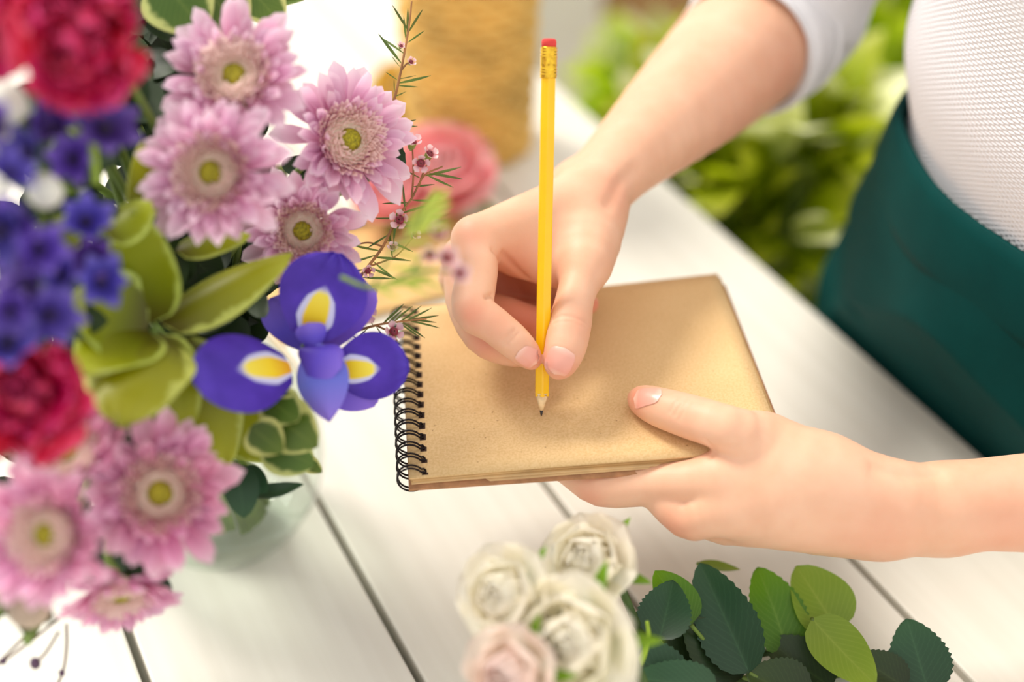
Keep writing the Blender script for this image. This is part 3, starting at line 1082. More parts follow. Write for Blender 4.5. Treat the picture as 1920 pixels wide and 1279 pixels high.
# the band is folded over at its upper rim
V = []
prof = [(0.118, 0.0125), (0.1175, 0.0150), (0.124, 0.0165), (0.140, 0.0170), (0.158, 0.0165), (0.1655, 0.0150), (0.1665, 0.0125), (0.163, 0.0095), (0.150, 0.0085)]
n = 200
for z, d in prof:
    for k in range(n):
        th = 2 * math.pi * k / n
        V.append(ring_pt(z + 0.002 * math.sin(2 * th), th, d + 0.0008 * math.sin(9 * th)))
band = link_w('waistband', mk('waistband', V, grid_faces(len(prof), n, True)), apron, M_APRON)
# ------------------------------------------------------------------ plants: shared blades and materials
VASE_C = on_table(425, 985)
MOUTH = VASE_C + Vector((0, 0, 0.150))

G_LIME = (150, 164, 26)
M_STEM = plain('green_stem', (104, 128, 52), 0.6, 60, 0.15)
M_TWIG = plain('brown_twig', (150, 104, 62), 0.7, 80, 0.2)
M_MUM = mat_blade('pink_chrysanthemum_petal', [(0.0, (222, 150, 190)), (0.35, (232, 176, 208)), (0.75, (242, 204, 226)), (1.0, (250, 230, 242))], rough=0.55, trans=0.35, val=0.10)
M_MUMD = mat_blade('deep_pink_chrysanthemum_petal', [(0.0, (186, 92, 140)), (0.4, (222, 146, 186)), (0.8, (238, 184, 212)), (1.0, (248, 218, 232))], rough=0.55, trans=0.35, val=0.12)
M_FLORET = mat_blade('pale_floret', [(0.0, (248, 226, 206)), (0.5, (252, 226, 224)), (1.0, (255, 238, 232))], rough=0.6, trans=0.4, val=0.03)
M_RECEPT = plain('pale_receptacle', (252, 232, 214), 0.8, 300, 0.08)
M_EYE = plain('yellow_green_eye', (140, 130, 22), 0.8, 900, 0.35, bump=0.6)
M_CRIM = mat_blade('crimson_petal', [(0.0, (120, 4, 40)), (0.5, (188, 8, 64)), (0.85, (214, 20, 84)), (1.0, (232, 84, 136))], rough=0.5, trans=0.2, val=0.15)
M_CREAM = mat_blade('cream_rose_petal', [(0.0, (250, 246, 222)), (0.4, (252, 248, 234)), (1.0, (254, 249, 236))], rough=0.55, trans=0.5, val=0.03)
M_BLUSHP = mat_blade('blush_rose_petal', [(0.0, (250, 240, 222)), (0.5, (252, 240, 230)), (1.0, (252, 234, 226))], rough=0.55, trans=0.5, val=0.03)
M_PINKR = mat_blade('pink_rose_petal', [(0.0, (250, 176, 176)), (0.5, (252, 172, 178)), (1.0, (254, 196, 196))], rough=0.55, trans=0.45, val=0.05)
M_YELR = mat_blade('yellow_rose_petal', [(0.0, (222, 180, 60)), (0.5, (236, 196, 90)), (1.0, (244, 214, 120))], rough=0.55, trans=0.2, val=0.05)
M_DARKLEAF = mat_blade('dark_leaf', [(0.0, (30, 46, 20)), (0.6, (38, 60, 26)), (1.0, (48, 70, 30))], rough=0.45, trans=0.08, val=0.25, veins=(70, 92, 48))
M_BLUELEAF = mat_blade('blue_green_leaf', [(0.0, (34, 62, 40)), (0.6, (36, 72, 46)), (1.0, (44, 84, 50))], rough=0.42, trans=0.1, val=0.12, veins=(66, 104, 70))
M_MIDLEAF = mat_blade('mid_green_leaf', [(0.0, (70, 104, 16)), (0.6, (92, 136, 18)), (1.0, (120, 166, 26))], rough=0.4, trans=0.25, val=0.12, veins=(140, 172, 70))
M_PALELEAF = mat_blade('pale_leaf_underside', [(0.0, (126, 150, 52)), (0.6, (130, 158, 50)), (1.0, (142, 168, 58))], rough=0.5, trans=0.25, val=0.06, veins=(170, 186, 84))
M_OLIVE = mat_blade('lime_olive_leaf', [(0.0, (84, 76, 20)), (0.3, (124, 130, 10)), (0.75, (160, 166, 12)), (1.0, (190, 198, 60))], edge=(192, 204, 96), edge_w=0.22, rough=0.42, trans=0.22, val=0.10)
M_VARIEG = mat_blade('variegated_leaf', [(0.0, (64, 88, 22)), (0.5, (72, 100, 26)), (1.0, (96, 122, 40))], edge=(196, 200, 120), edge_w=0.34, rough=0.4, trans=0.18, val=0.10, veins=(120, 140, 60))
M_NEEDLE = mat_blade('needle_leaf', [(0.0, (104, 120, 44)), (1.0, (70, 92, 34))], rough=0.5, trans=0.1, val=0.25, hue=0.02)
M_WAXP = mat_blade('waxflower_petal', [(0.0, (190, 96, 112)), (0.4, (238, 190, 200)), (1.0, (250, 226, 226))], rough=0.4, trans=0.25, val=0.1)
M_WAXC = plain('waxflower_heart', (120, 34, 50), 0.5, 900, 0.3)
M_WAXCUP = plain('waxflower_cup', (140, 150, 70), 0.5, 400, 0.15)
M_PURPLE = mat_blade('violet_floret_petal', [(0.0, (52, 30, 104)), (0.5, (82, 62, 166)), (1.0, (132, 112, 204))], rough=0.5, trans=0.2, val=0.35, hue=0.02)
M_BUDW = plain('cream_bud', (226, 226, 214), 0.55, 60, 0.05)
M_BUDG = plain('greyish_bud', (176, 156, 138), 0.6, 60, 0.15)

def part(name, me, root, mat, M=None):
    return link(name, me, root, mat, M)

def stem_to(root, a, b, r=0.0018, mat=None, name='stem', sag=0.0):
    a = Vector(a); b = Vector(b)
    m = (a + b) / 2 + Vector((0, 0, sag))
    pts = catmull([list(a), list(m), list(b)], 6)
    return link_w(name, tube(name, pts, r, 7), root, mat or M_STEM)

def vase_pt(k):
    a = k * 2.39996
    rr = 0.006 + 0.010 * ((k * 0.37) % 1)
    return VASE_C + Vector((rr * math.cos(a), rr * math.sin(a), 0.02 + 0.0015 * (k % 9)))
STEMK = [0]
def vase_stem(root, start, d):
    """stem that leaves the head backwards, passes the neck of the vase and stands in it"""
    k = STEMK[0]; STEMK[0] += 1
    a = k * 2.39996
    neck = MOUTH + Vector((0.020 * math.cos(a), 0.020 * math.sin(a), 0.0))
    foot = VASE_C + Vector((-0.025 * math.cos(a), -0.025 * math.sin(a), 0.014 + 0.001 * (k % 7)))
    s = Vector(start)
    p1 = s - Vector(d).normalized() * min(0.03, (s - neck).length * 0.35)
    pts = catmull([list(s), list(p1), list(neck), list(foot)], 7)
    return link_w('stem', tube('stem', pts, 0.0019, 7), root, M_STEM)

FACE = lambda x, y, z: (CRT * x + CUP * y + TOCAM * z).normalized()

# --- chrysanthemums
MUM_PET = [blade('petal', 1.0, w, pr_petal, cup=c, bend=b, nu=9, nv=5, seed=i, spoon=sp) for i, (w, c, b, sp) in enumerate([(0.36, 0.55, 0.25, 0.0), (0.32, 0.7, 0.5, 0.1), (0.34, 0.5, -0.15, 0.12), (0.30, 0.85, 0.75, 0.0)])]
def mum(loc, face, R, label, mat, seed=0, openness=1.0, group='pink chrysanthemums in the bouquet', stem=True):
    r = random.Random(seed)
    f = FACE(*face)
    R3 = orient(f.orthogonal(), f)
    root = empty('chrysanthemum', loc, R3)
    tag(root, label, 'flower', group)
    for cnt, r0, ln, el in ((20, 0.26, 0.76, 4), (19, 0.28, 0.64, 15), (17, 0.30, 0.46, 27), (16, 0.30, 0.32, 42)):
        for k in range(cnt):
            a = 2 * math.pi * (k + r.uniform(-0.25, 0.25)) / cnt + el
            e = math.radians((el + r.uniform(-8, 8)) * openness + (1 - openness) * 40)
            d = Vector((math.cos(a) * math.cos(e), math.sin(a) * math.cos(e), math.sin(e)))
            up = Vector((-math.cos(a) * math.sin(e), -math.sin(a) * math.sin(e), math.cos(e)))
            ro = orient(d, up) @ Matrix.Rotation(r.uniform(-0.3, 0.3), 3, 'X')
            s = R * ln * r.uniform(0.86, 1.1)
            part('petal', MUM_PET[r.randrange(4)], root, None, MX(Vector((math.cos(a), math.sin(a), 0)) * r0 * R + Vector((0, 0, (el / 46) * 0.06 * R)), ro, s)).data.materials or None
    # ring of fine florets round the eye
    parts = []; uvs = []
    base = blade('f', 1.0, 0.42, pr_petal, cup=0.7, bend=0.3, nu=4, nv=3)
    bv = [Vector(v.co) for v in base.vertices]; bf = [tuple(p.vertices) for p in base.polygons]
    buv = [(i // 3 / 3, (i % 3) / 2) for i in range(12)]
    nfl = 230
    for k in range(nfl):
        t = (k + 0.5) / nfl
        rr = (0.15 + 0.26 * t ** 0.7) * R
        a = k * 2.39996
        e = math.radians(84 - 34 * t + r.uniform(-8, 8))
        d = Vector((math.cos(a) * math.cos(e), math.sin(a) * math.cos(e), math.sin(e)))
        up = Vector((-math.cos(a) * math.sin(e), -math.sin(a) * math.sin(e), math.cos(e)))
        ro = orient(d, up); s = R * (0.12 + 0.12 * t) * r.uniform(0.85, 1.15)
        p = Vector((math.cos(a) * rr, math.sin(a) * rr, 0.13 * R * (1 - t * 0.5)))
        parts.append(([ro @ v * s + p for v in bv], bf)); uvs += buv
    V, F = merge_data(parts)
    tag(part('florets', mk('florets', V, F, True, uvs), root, M_FLORET), kind='stuff')
    V, F = lathe_data([(0.001 * R, 0.17 * R), (0.08 * R, 0.185 * R), (0.14 * R, 0.17 * R), (0.165 * R, 0.05 * R)], 14)
    part('eye', mk('eye', V, F), root, M_EYE)
    V, F = lathe_data([(0.06 * R, -0.22 * R), (0.18 * R, -0.14 * R), (0.30 * R, -0.04 * R), (0.32 * R, 0.0)], 14)
    part('calyx', mk('calyx', V, F), root, M_STEM)
    V, F = lathe_data([(0.33 * R, 0.0), (0.32 * R, 0.05 * R), (0.24 * R, 0.09 * R), (0.12 * R, 0.11 * R), (0.001 * R, 0.115 * R)], 18)
    part('receptacle', mk('receptacle', V, F), root, M_RECEPT)
    for o in root.children:
        if o.name.startswith('petal'):
            o.material_slots[0].link = 'OBJECT' if o.material_slots else 'DATA'
            o.material_slots[0].material = mat
    if stem:
        vase_stem(root, Vector(loc) - f * 0.18 * R, f)
    return root
for me in MUM_PET: me.materials.append(M_MUM)

mum(P(441, 148, 0.605), (0.05, 0.25, 0.95), 0.0345, 'uppermost pale pink chrysanthemum with a green eye', M_MUM, 1)
mum(P(400, 325, 0.588), (-0.05, -0.05, 1.0), 0.0345, 'large pale pink chrysanthemum facing out below the uppermost one', M_MUM, 2)
mum(P(648, 265, 0.652), (0.55, 0.05, 0.85), 0.0370, 'pale pink chrysanthemum turned towards the pencil beside the wax flower', M_MUM, 3)
mum(P(568, 432, 0.645), (0.1, -0.15, 1.0), 0.0300, 'small pink chrysanthemum peeping out above the blue iris', M_MUM, 4)
mum(P(300, 925, 0.575), (0.25, 0.10, 0.95), 0.0350, 'full pink chrysanthemum below the lime green leaves', M_MUMD, 5, 0.75)
mum(P(95, 1000, 0.535), (-0.15, 0.0, 1.0), 0.0310, 'blurred pink chrysanthemum low at the left edge', M_MUMD, 6, 0.75)
mum(P(225, 1105, 0.585), (0.25, -0.75, 0.55), 0.0270, 'lowest pink chrysanthemum hanging down over the white table', M_MUMD, 7, 1.0)
mum(P(140, 860, 0.560), (-0.2, 0.5, 0.8), 0.0290, 'darker pink chrysanthemum between crimson bloom and its pale neighbours', M_MUMD, 8, 0.6)

# --- crimson ruffled blooms
CRIM_PET = [blade('petal', 1.0, w, pr_fan, cup=c, bend=b, ruffle=0.10, rfreq=3.4, nu=9, nv=9, seed=i) for i, (w, c, b) in enumerate([(0.95, 0.25, 0.5), (0.85, 0.4, 0.9), (1.0, 0.15, -0.2), (0.8, 0.5, 1.1)])]
for me in CRIM_PET: me.materials.append(M_CRIM)
def crimson(loc, face, R, label, seed):
    r = random.Random(seed)
    f = FACE(*face)
    root = empty('peony', loc, orient(f.orthogonal(), f))
    tag(root, label, 'flower', 'crimson blooms in the bouquet')
    for cnt, r0, ln, el in ((11, 0.10, 0.95, 12), (11, 0.10, 0.88, 30), (10, 0.09, 0.80, 48), (9, 0.08, 0.72, 64), (7, 0.04, 0.64, 80)):
        for k in range(cnt):
            a = 2 * math.pi * (k + r.uniform(-0.35, 0.35)) / cnt + el
            e = math.radians(el + r.uniform(-10, 10))
            d = Vector((math.cos(a) * math.cos(e), math.sin(a) * math.cos(e), math.sin(e)))
            up = Vector((-math.cos(a) * math.sin(e), -math.sin(a) * math.sin(e), math.cos(e)))
            ro = orient(d, up) @ Matrix.Rotation(r.uniform(-0.45, 0.45), 3, 'X')
            part('petal', CRIM_PET[r.randrange(4)], root, M_CRIM, MX(Vector((math.cos(a), math.sin(a), 0)) * r0 * R, ro, R * ln * r.uniform(0.85, 1.1)))
    V, F = lathe_data([(0.05 * R, -0.35 * R), (0.2 * R, -0.2 * R), (0.24 * R, 0.0), (0.1 * R, 0.08 * R)], 12)
    part('calyx', mk('calyx', V, F), root, M_STEM)
    vase_stem(root, Vector(loc) - f * 0.3 * R, f)
    return root
crimson(P(150, 62, 0.505), (0.1, -0.25, 0.95), 0.0300, 'crimson ruffled bloom at the top left of the bouquet', 1)
crimson(P(40, 735, 0.520), (0.25, -0.1, 0.95), 0.0280, 'crimson ruffled bloom at the left edge below violet flowers', 2)
crimson(P(-20, 60, 0.53), (-0.3, 0.2, 0.9), 0.0240, 'pinkish crimson bloom cut by the upper left corner', 3)

# --- iris
def mat_fall():
    k = NT('iris_fall')
    u, v = k.uv()
    nz = k.noise(70, 3)
    col = k.ramp(u, [(0.0, (60, 28, 150)), (0.35, (72, 32, 180)), (0.8, (62, 24, 164)), (1.0, (88, 60, 200))]).outputs[0]
    col = k.mix(0.3, col, k.ramp(nz.outputs[0], [(0.35, (50, 18, 140)), (0.65, (96, 60, 206))]).outputs[0])
    d = k.math('ABSOLUTE', k.math('SUBTRACT', k.math('MULTIPLY', v, 2.0), 1.0))
    # yellow tongue with a white rim along the middle of the fall
    w = k.ramp(u, [(0.0, (200, 200, 200)), (0.2, (205, 205, 205)), (0.45, (160, 160, 160)), (0.62, (0, 0, 0))])
    lim = k.math('MULTIPLY', w.outputs[0], 0.62)
    def inside(scale):
        m = k.n('ShaderNodeMapRange'); m.inputs[1].default_value = 0.03; m.inputs[2].default_value = -0.03
        k.l(k.math('SUBTRACT', d, k.math('MULTIPLY', lim, scale)), m.inputs[0])
        g = k.n('ShaderNodeMapRange'); g.inputs[1].default_value = 0.62 if scale > 1 else 0.56; g.inputs[2].default_value = 0.5
        k.l(u, g.inputs[0])
        return k.math('MULTIPLY', m.outputs[0], g.outputs[0])
    col = k.mix(inside(1.45), col, (214, 214, 250))
    yel = k.ramp(u, [(0.0, (236, 160, 10)), (0.25, (250, 216, 20)), (0.6, (250, 236, 90))]).outputs[0]
    col = k.mix(inside(0.95), col, yel)
    k.l(col, k.b.inputs['Base Color'])
    k.set(Roughness=0.5)
    k.translucent(col, 0.15)
    return k.m
M_FALL = mat_fall()
M_STAND = mat_blade('iris_standard', [(0.0, (70, 44, 150)), (0.5, (98, 76, 206)), (1.0, (140, 112, 226))], rough=0.5, trans=0.2, val=0.1)
M_STYLE = mat_blade('iris_style_arm', [(0.0, (112, 100, 210)), (0.5, (112, 120, 226)), (1.0, (150, 120, 226))], rough=0.5, trans=0.2, val=0.05)

def leaf_between(name, a, b, W, root, mat, nrm=None, prof=pr_leaf, cup=0.0, bend=0.0, fold=0.0, ruffle=0.0, serr=0, nu=13, nv=7, twist=0.0, seed=0, roll=0.0):
    """leaf or petal whose base is at a and tip at b (world), upper side towards nrm"""
    a = Vector(a); b = Vector(b)
    L = (b - a).length
    # a bent blade is shorter end to end: stretch it so that it still reaches its tip
    nn = nu
    x = z = 0.0
    for i in range(1, nn):
        th = bend * i / (nn - 1)
        x += math.cos(th) / (nn - 1); z += math.sin(th) / (nn - 1)
    ch = math.hypot(x, z); ang = math.atan2(z, x)
    me = blade(name, L / ch, W, prof, cup, bend, ruffle, 3.0, nu, nv, fold, serr, twist, seed)
    R3 = orient(b - a, nrm if nrm is not None else TOCAM)
    R3 = R3 @ Matrix.Rotation(ang, 3, 'Y')
    if roll: R3 = R3 @ Matrix.Rotation(roll, 3, 'X')
    return link(name, me, root, mat, wm(root).inverted() @ MX(a, R3))

def build_iris():
    c = P(585, 652, 0.625)
    root = empty('iris', c)
    tag(root, 'blue violet iris with yellow tongues in the middle of the bouquet', 'flower')
    A = lambda x, y, z: P(x, y, z)
    o = leaf_between('fall', A(545, 688, .612), A(360, 708, .574), 0.0370, root, M_FALL, FACE(-.1, .2, .95), pr_oval, cup=-0.25, bend=-0.55, ruffle=0.02, nu=17, nv=15, seed=1)
    leaf_between('fall', A(578, 632, .626), A(632, 474, .628), 0.0400, root, M_FALL, FACE(.1, -.2, .95), pr_oval, cup=0.10, bend=-0.35, ruffle=0.05, nu=17, nv=15, seed=2)
    leaf_between('fall', A(628, 694, .628), A(768, 686, .632), 0.0330, root, M_FALL, FACE(.15, -.25, .9), pr_oval, cup=-0.3, bend=-0.4, ruffle=0.03, nu=17, nv=15, seed=3)
    leaf_between('standard', A(590, 660, .634), A(505, 560, .640), 0.020, root, M_STAND, FACE(0, .1, 1), pr_round, cup=0.3, bend=0.3, ruffle=0.03, seed=4)
    leaf_between('standard', A(600, 660, .634), A(680, 520, .642), 0.026, root, M_STAND, FACE(0, .1, 1), pr_round, cup=0.2, bend=0.3, ruffle=0.04, seed=5)
    leaf_between('standard', A(605, 680, .632), A(705, 758, .640), 0.024, root, M_STAND, FACE(.1, -.1, 1), pr_lance, cup=0.3, bend=-0.3, ruffle=0.03, seed=6)
    leaf_between('style_arm', A(590, 640, .620), A(618, 792, .612), 0.024, root, M_STYLE, FACE(0, -.2, 1), pr_leaf, cup=-0.4, bend=-0.4, ruffle=0.03, seed=7)
    leaf_between('style_arm', A(560, 655, .618), A(640, 690, .614), 0.022, root, M_STAND, FACE(0, .4, .9), pr_round, cup=-0.7, bend=-0.8, seed=8)
    leaf_between('style_arm', A(590, 660, .620), A(578, 605, .617), 0.014, root, M_STAND, FACE(0, .3, .95), pr_round, cup=-0.6, bend=-0.3, seed=9)
    V, F = lathe_data([(0.002, -0.016), (0.0042, -0.008), (0.0052, 0.0), (0.003, 0.005)], 12)
    ax = FACE(0, .1, 1)
    part('ovary', mk('ovary', V, F), root, M_STEM, MX((0, 0, 0), orient(ax.orthogonal(), ax)))
    vase_stem(root, c - ax * 0.012, ax)
build_iris()

# --- lime green leaf whorl in the middle of the bouquet
def build_whorl():
    c = P(288, 618, 0.588)
    root = empty('lime_foliage_stem', c)
    tag(root, 'whorl of broad lime green leaves at the centre of the bouquet', 'foliage')
    A = P
    for i, (tip, W, cu, be, fo, ru, nr, base) in enumerate([
        ((250, 395, .575), .036, .25, .3, 0, .03, (-.2, .1, .9), (283, 606, .588)),
        ((128, 560, .560), .040, .2, .5, 0, .03, (-.1, .3, .9), (278, 612, .587)),
        ((150, 700, .556), .036, .2, -.4, 0, .04, (-.2, .1, .9), (276, 620, .586)),
        ((225, 800, .548), .046, -.25, -.9, 0, .06, (0, .1, 1), (284, 628, .585)),
        ((352, 812, .585), .026, .3, -.4, 0, .05, (.3, 0, .9), (292, 628, .586)),
        ((420, 884, .604), .048, -.1, -.4, 0, .05, (.1, .1, 1), (300, 640, .596)),
        ((530, 862, .640), .044, -.1, -.3, 0, .04, (.2, .1, 1), (350, 680, .632)),
        ((548, 476, .602), .026, -.5, -.35, 0, .03, (-.1, .55, .8), (300, 606, .590)),
        ((180, 460, .585), .026, .3, .4, 0, .02, (-.2, .2, .9), (280, 610, .590)),
    ]):
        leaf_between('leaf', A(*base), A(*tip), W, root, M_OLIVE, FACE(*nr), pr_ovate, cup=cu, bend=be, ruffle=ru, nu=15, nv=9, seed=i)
    vase_stem(root, c, FACE(0, .2, .9))
    # young leaves above, next to the large chrysanthemum
    r2 = empty('lime_foliage_stem', P(200, 440, .57))
    tag(r2, 'small lime leaf spray left of the large pale chrysanthemum', 'foliage')
    for i, (b, t, W, be) in enumerate([((190, 430, .57), (285, 378, .575), .022, .5), ((262, 430, .58), (266, 262, .585), .014, .2), ((60, 440, .53), (190, 388, .55), .016, .4), ((140, 440, .55), (60, 470, .53), .014, .2), ((330, 470, .6), (470, 440, .61), .014, -.3)]):
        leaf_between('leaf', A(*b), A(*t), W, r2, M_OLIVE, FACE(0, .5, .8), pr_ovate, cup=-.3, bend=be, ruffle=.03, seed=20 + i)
    vase_stem(r2, P(200, 440, .575), FACE(0, .2, .9))
build_whorl()

# --- variegated and dark sprays
def spray(label, mat, leaves, stem_at, name='leaf_spray', prof=pr_ovate, cat='foliage', group=None, serr=0):
    root = empty(name, P(*stem_at))
    tag(root, label, cat, group)
    for i, (b, t, W, nr, be) in enumerate(leaves):
        leaf_between('leaf', P(*b), P(*t), W, root, mat, FACE(*nr), prof, cup=0.15, bend=be, ruffle=0.02, seed=i, serr=serr)
    vase_stem(root, P(*stem_at), FACE(0, .2, .9))
    return root
spray('cream edged leaf spray below the blue iris', M_VARIEG, [
    ((500, 770, .61), (596, 838, .605), .026, (.2, 0, 1), -.3), ((500, 745, .61), (560, 790, .60), .020, (.1, .3, .9), .4), ((490, 830, .61), (590, 872, .62), .022, (.1, .2, .9), -.3),
    ((470, 800, .60), (530, 848, .597), .018, (0, .3, .9), .3), ((560, 860, .63), (604, 886, .63), .010, (0, .6, .6), .2)], (480, 800, .62))
spray('dark glossy leaves hanging beside the glass vase', M_BLUELEAF, [
    ((440, 870, .62), (458, 972, .615), .018, (.5, .1, .8), -.4), ((465, 925, .63), (570, 908, .63), .011, (0, .75, .5), .5), ((450, 880, .63), (500, 925, .625), .013, (.2, .3, .8), .2),
    ((290, 1080, .6), (318, 1135, .6), .009, (.4, .1, .8), -.2)], (440, 870, .63))
spray('cream edged leaves over the uppermost chrysanthemum', M_VARIEG, [
    ((300, -40, .62), (385, 60, .62), .034, (0, .2, .9), -.3), ((380, -30, .63), (458, 62, .63), .030, (.1, .2, .9), .3), ((440, -50, .64), (530, 48, .64), .026, (.1, .3, .9), -.3), ((430, 0, .65), (570, 0, .65), .016, (0, .6, .7), .2), ((480, -40, .655), (640, -24, .655), .016, (0, .6, .7), .2)], (400, -40, .64))
spray('single dark toothed leaf behind the turned chrysanthemum', M_BLUELEAF, [((700, 268, .668), (758, 318, .668), .018, (.3, .1, .9), .3), ((640, 300, .672), (690, 340, .672), .016, (.3, .1, .9), .3)], (690, 290, .675), serr=1)

# dark leaves that fill the inside of the bouquet
fill_r = random.Random(11)
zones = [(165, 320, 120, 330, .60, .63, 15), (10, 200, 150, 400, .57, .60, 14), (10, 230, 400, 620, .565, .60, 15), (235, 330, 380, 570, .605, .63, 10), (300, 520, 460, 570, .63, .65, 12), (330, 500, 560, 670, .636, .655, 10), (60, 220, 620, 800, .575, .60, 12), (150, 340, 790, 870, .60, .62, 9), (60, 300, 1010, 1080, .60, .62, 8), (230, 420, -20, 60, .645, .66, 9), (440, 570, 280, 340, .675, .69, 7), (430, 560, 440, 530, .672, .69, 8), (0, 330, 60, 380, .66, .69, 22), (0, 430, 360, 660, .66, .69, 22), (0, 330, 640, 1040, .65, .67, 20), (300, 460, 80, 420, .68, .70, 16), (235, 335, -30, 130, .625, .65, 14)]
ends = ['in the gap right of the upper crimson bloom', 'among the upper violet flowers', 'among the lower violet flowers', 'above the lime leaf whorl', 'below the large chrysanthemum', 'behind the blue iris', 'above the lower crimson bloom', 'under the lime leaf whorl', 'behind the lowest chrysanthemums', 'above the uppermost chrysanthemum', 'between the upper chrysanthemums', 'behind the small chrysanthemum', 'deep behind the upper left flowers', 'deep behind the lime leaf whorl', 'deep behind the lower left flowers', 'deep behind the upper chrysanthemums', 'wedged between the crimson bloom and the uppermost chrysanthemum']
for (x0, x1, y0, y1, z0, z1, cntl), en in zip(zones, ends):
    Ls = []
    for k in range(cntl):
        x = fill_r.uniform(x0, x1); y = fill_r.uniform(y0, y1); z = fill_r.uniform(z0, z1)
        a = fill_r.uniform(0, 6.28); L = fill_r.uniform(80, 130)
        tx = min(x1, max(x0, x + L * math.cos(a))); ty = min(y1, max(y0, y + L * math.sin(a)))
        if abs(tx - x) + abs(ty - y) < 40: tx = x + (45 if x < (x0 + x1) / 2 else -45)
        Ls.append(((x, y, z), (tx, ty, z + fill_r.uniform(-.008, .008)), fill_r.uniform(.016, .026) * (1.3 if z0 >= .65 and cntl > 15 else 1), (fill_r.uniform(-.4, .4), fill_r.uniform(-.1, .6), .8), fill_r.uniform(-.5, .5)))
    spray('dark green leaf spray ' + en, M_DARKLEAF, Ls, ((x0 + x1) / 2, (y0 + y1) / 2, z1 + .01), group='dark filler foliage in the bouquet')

# --- violet flower stalks
def violet_floret(R, seed):
    r = random.Random(seed)
    parts = []; uvs = []
    for k in range(6):
        me = blade('p', R, R * 0.62, pr_leaf, cup=0.3, bend=0.35, ruffle=.03, nu=7, nv=5, seed=seed + k)
        a = 2 * math.pi * k / 6 + r.uniform(-.1, .1); e = math.radians(r.uniform(10, 35))
        d = Vector((math.cos(a) * math.cos(e), math.sin(a) * math.cos(e), math.sin(e)))
        ro = orient(d, Vector((0, 0, 1)))
        parts.append(([ro @ Vector(v.co) for v in me.vertices], [tuple(p.vertices) for p in me.polygons]))
        uvs += [((i // 5) / 6, (i % 5) / 4) for i in range(35)]
        bpy.data.meshes.remove(me)
    V, F = merge_data(parts)
    return mk('floret', V, F, True, uvs)
VF = [violet_floret(0.0135, 31 + i) for i in range(3)]
for m_ in VF: m_.materials.append(M_PURPLE)
EYEW = None
M_VEYE = plain('violet_eye', (54, 40, 70), 0.7, 400, 0.2)
def violet(label, spots, seed):
    global EYEW
    r = random.Random(seed)
    c = P(*spots[0])
    root = empty('violet_flower_stalk', c)
    tag(root, label, 'flower', 'violet flower stalks in the bouquet')
    if EYEW is None:
        V, F = lathe_data([(0.0004, 0.004), (0.0016, 0.0034), (0.0020, 0.001), (0.0012, -0.001)], 8)
        EYEW = mk('floret_eye', V, F)
    for s in spots:
        p = P(*s)
        f = FACE(r.uniform(-.6, .6), r.uniform(-.4, .5), .8)
        o = link('floret', VF[r.randrange(3)], root, M_PURPLE, wm(root).inverted() @ MX(p, orient(f.orthogonal(), f), r.uniform(.8, 1.25)))
        link('floret_eye', EYEW, o, M_VEYE)
        link_w('flower_stalk', tube('flower_stalk', catmull([list(p), list((p + P(s[0] - 15, s[1] + 30, s[2] + .04)) / 2), list(P(s[0] - 15, s[1] + 30, s[2] + .05))], 4), 0.0009, 5), root, M_STEM)
    vase_stem(root, P(spots[-1][0], spots[-1][1], spots[-1][2] + .05), FACE(0, .2, .9))
violet('violet flower stalk below the upper crimson bloom', [(110, 250, 0.523), (140, 300, 0.528), (60, 290, 0.508), (95, 215, 0.528), (195, 245, 0.528)], 1)
violet('violet flower stalk at the left edge of the bouquet', [(15, 330, 0.488), (10, 430, 0.488), (40, 410, 0.498), (5, 240, 0.488), (70, 470, 0.508)], 2)
violet('violet flower stalk left of the lime leaf whorl', [(60, 545, 0.508), (120, 520, 0.518), (170, 480, 0.528), (190, 530, 0.528), (20, 580, 0.498), (90, 590, 0.508), (40, 500, 0.498), (160, 420, 0.533), (15, 650, 0.498)], 3)

# --- round buds
def bud(label, at, R, mat, to=None):
    c = P(*at)
    f = FACE(.2, .3, .9)
    root = empty('flower_bud', c, orient(f.orthogonal(), f))
    tag(root, label, 'bud')
    V, F = lathe_data([(R * math.sin(t) * (1.0 if t < 1.6 else 0.96), -R * math.cos(t) * 1.05) for t in np.linspace(0.05, 3.09, 14)], 20)
    part('bud_body', mk('bud_body', V, F), root, mat)
    for k in range(5):
        a = 2 * math.pi * k / 5
        me = blade('sepal', R * 1.3, R * 0.8, pr_leaf, cup=0.5, bend=1.5, nu=8, nv=5)
        part('sepal', me, root, M_STEM, MX((math.cos(a) * R * 0.35, math.sin(a) * R * 0.35, -R * 1.02), orient((math.cos(a), math.sin(a), -.1), (0, 0, 1))))
    if to: stem_to(root, c - f * R, P(*to), 0.0012, M_TWIG)
    else: vase_stem(root, c - f * R, f)
bud('round cream bud among the violet flowers', (84, 358, .515), .0068, M_BUDW)
bud('pale bud at the left edge under the crimson corner', (8, 195, .51), .0085, M_BUDW)
bud('cream bud half cut by the left edge', (12, 265, .52), .0075, M_BUDW)
bud('greyish brown bud under the low left chrysanthemum', (55, 1138, .56), .0088, M_BUDG)
bud('brownish bud in the lower left corner of the bouquet', (2, 1095, .55), .0070, M_BUDG)

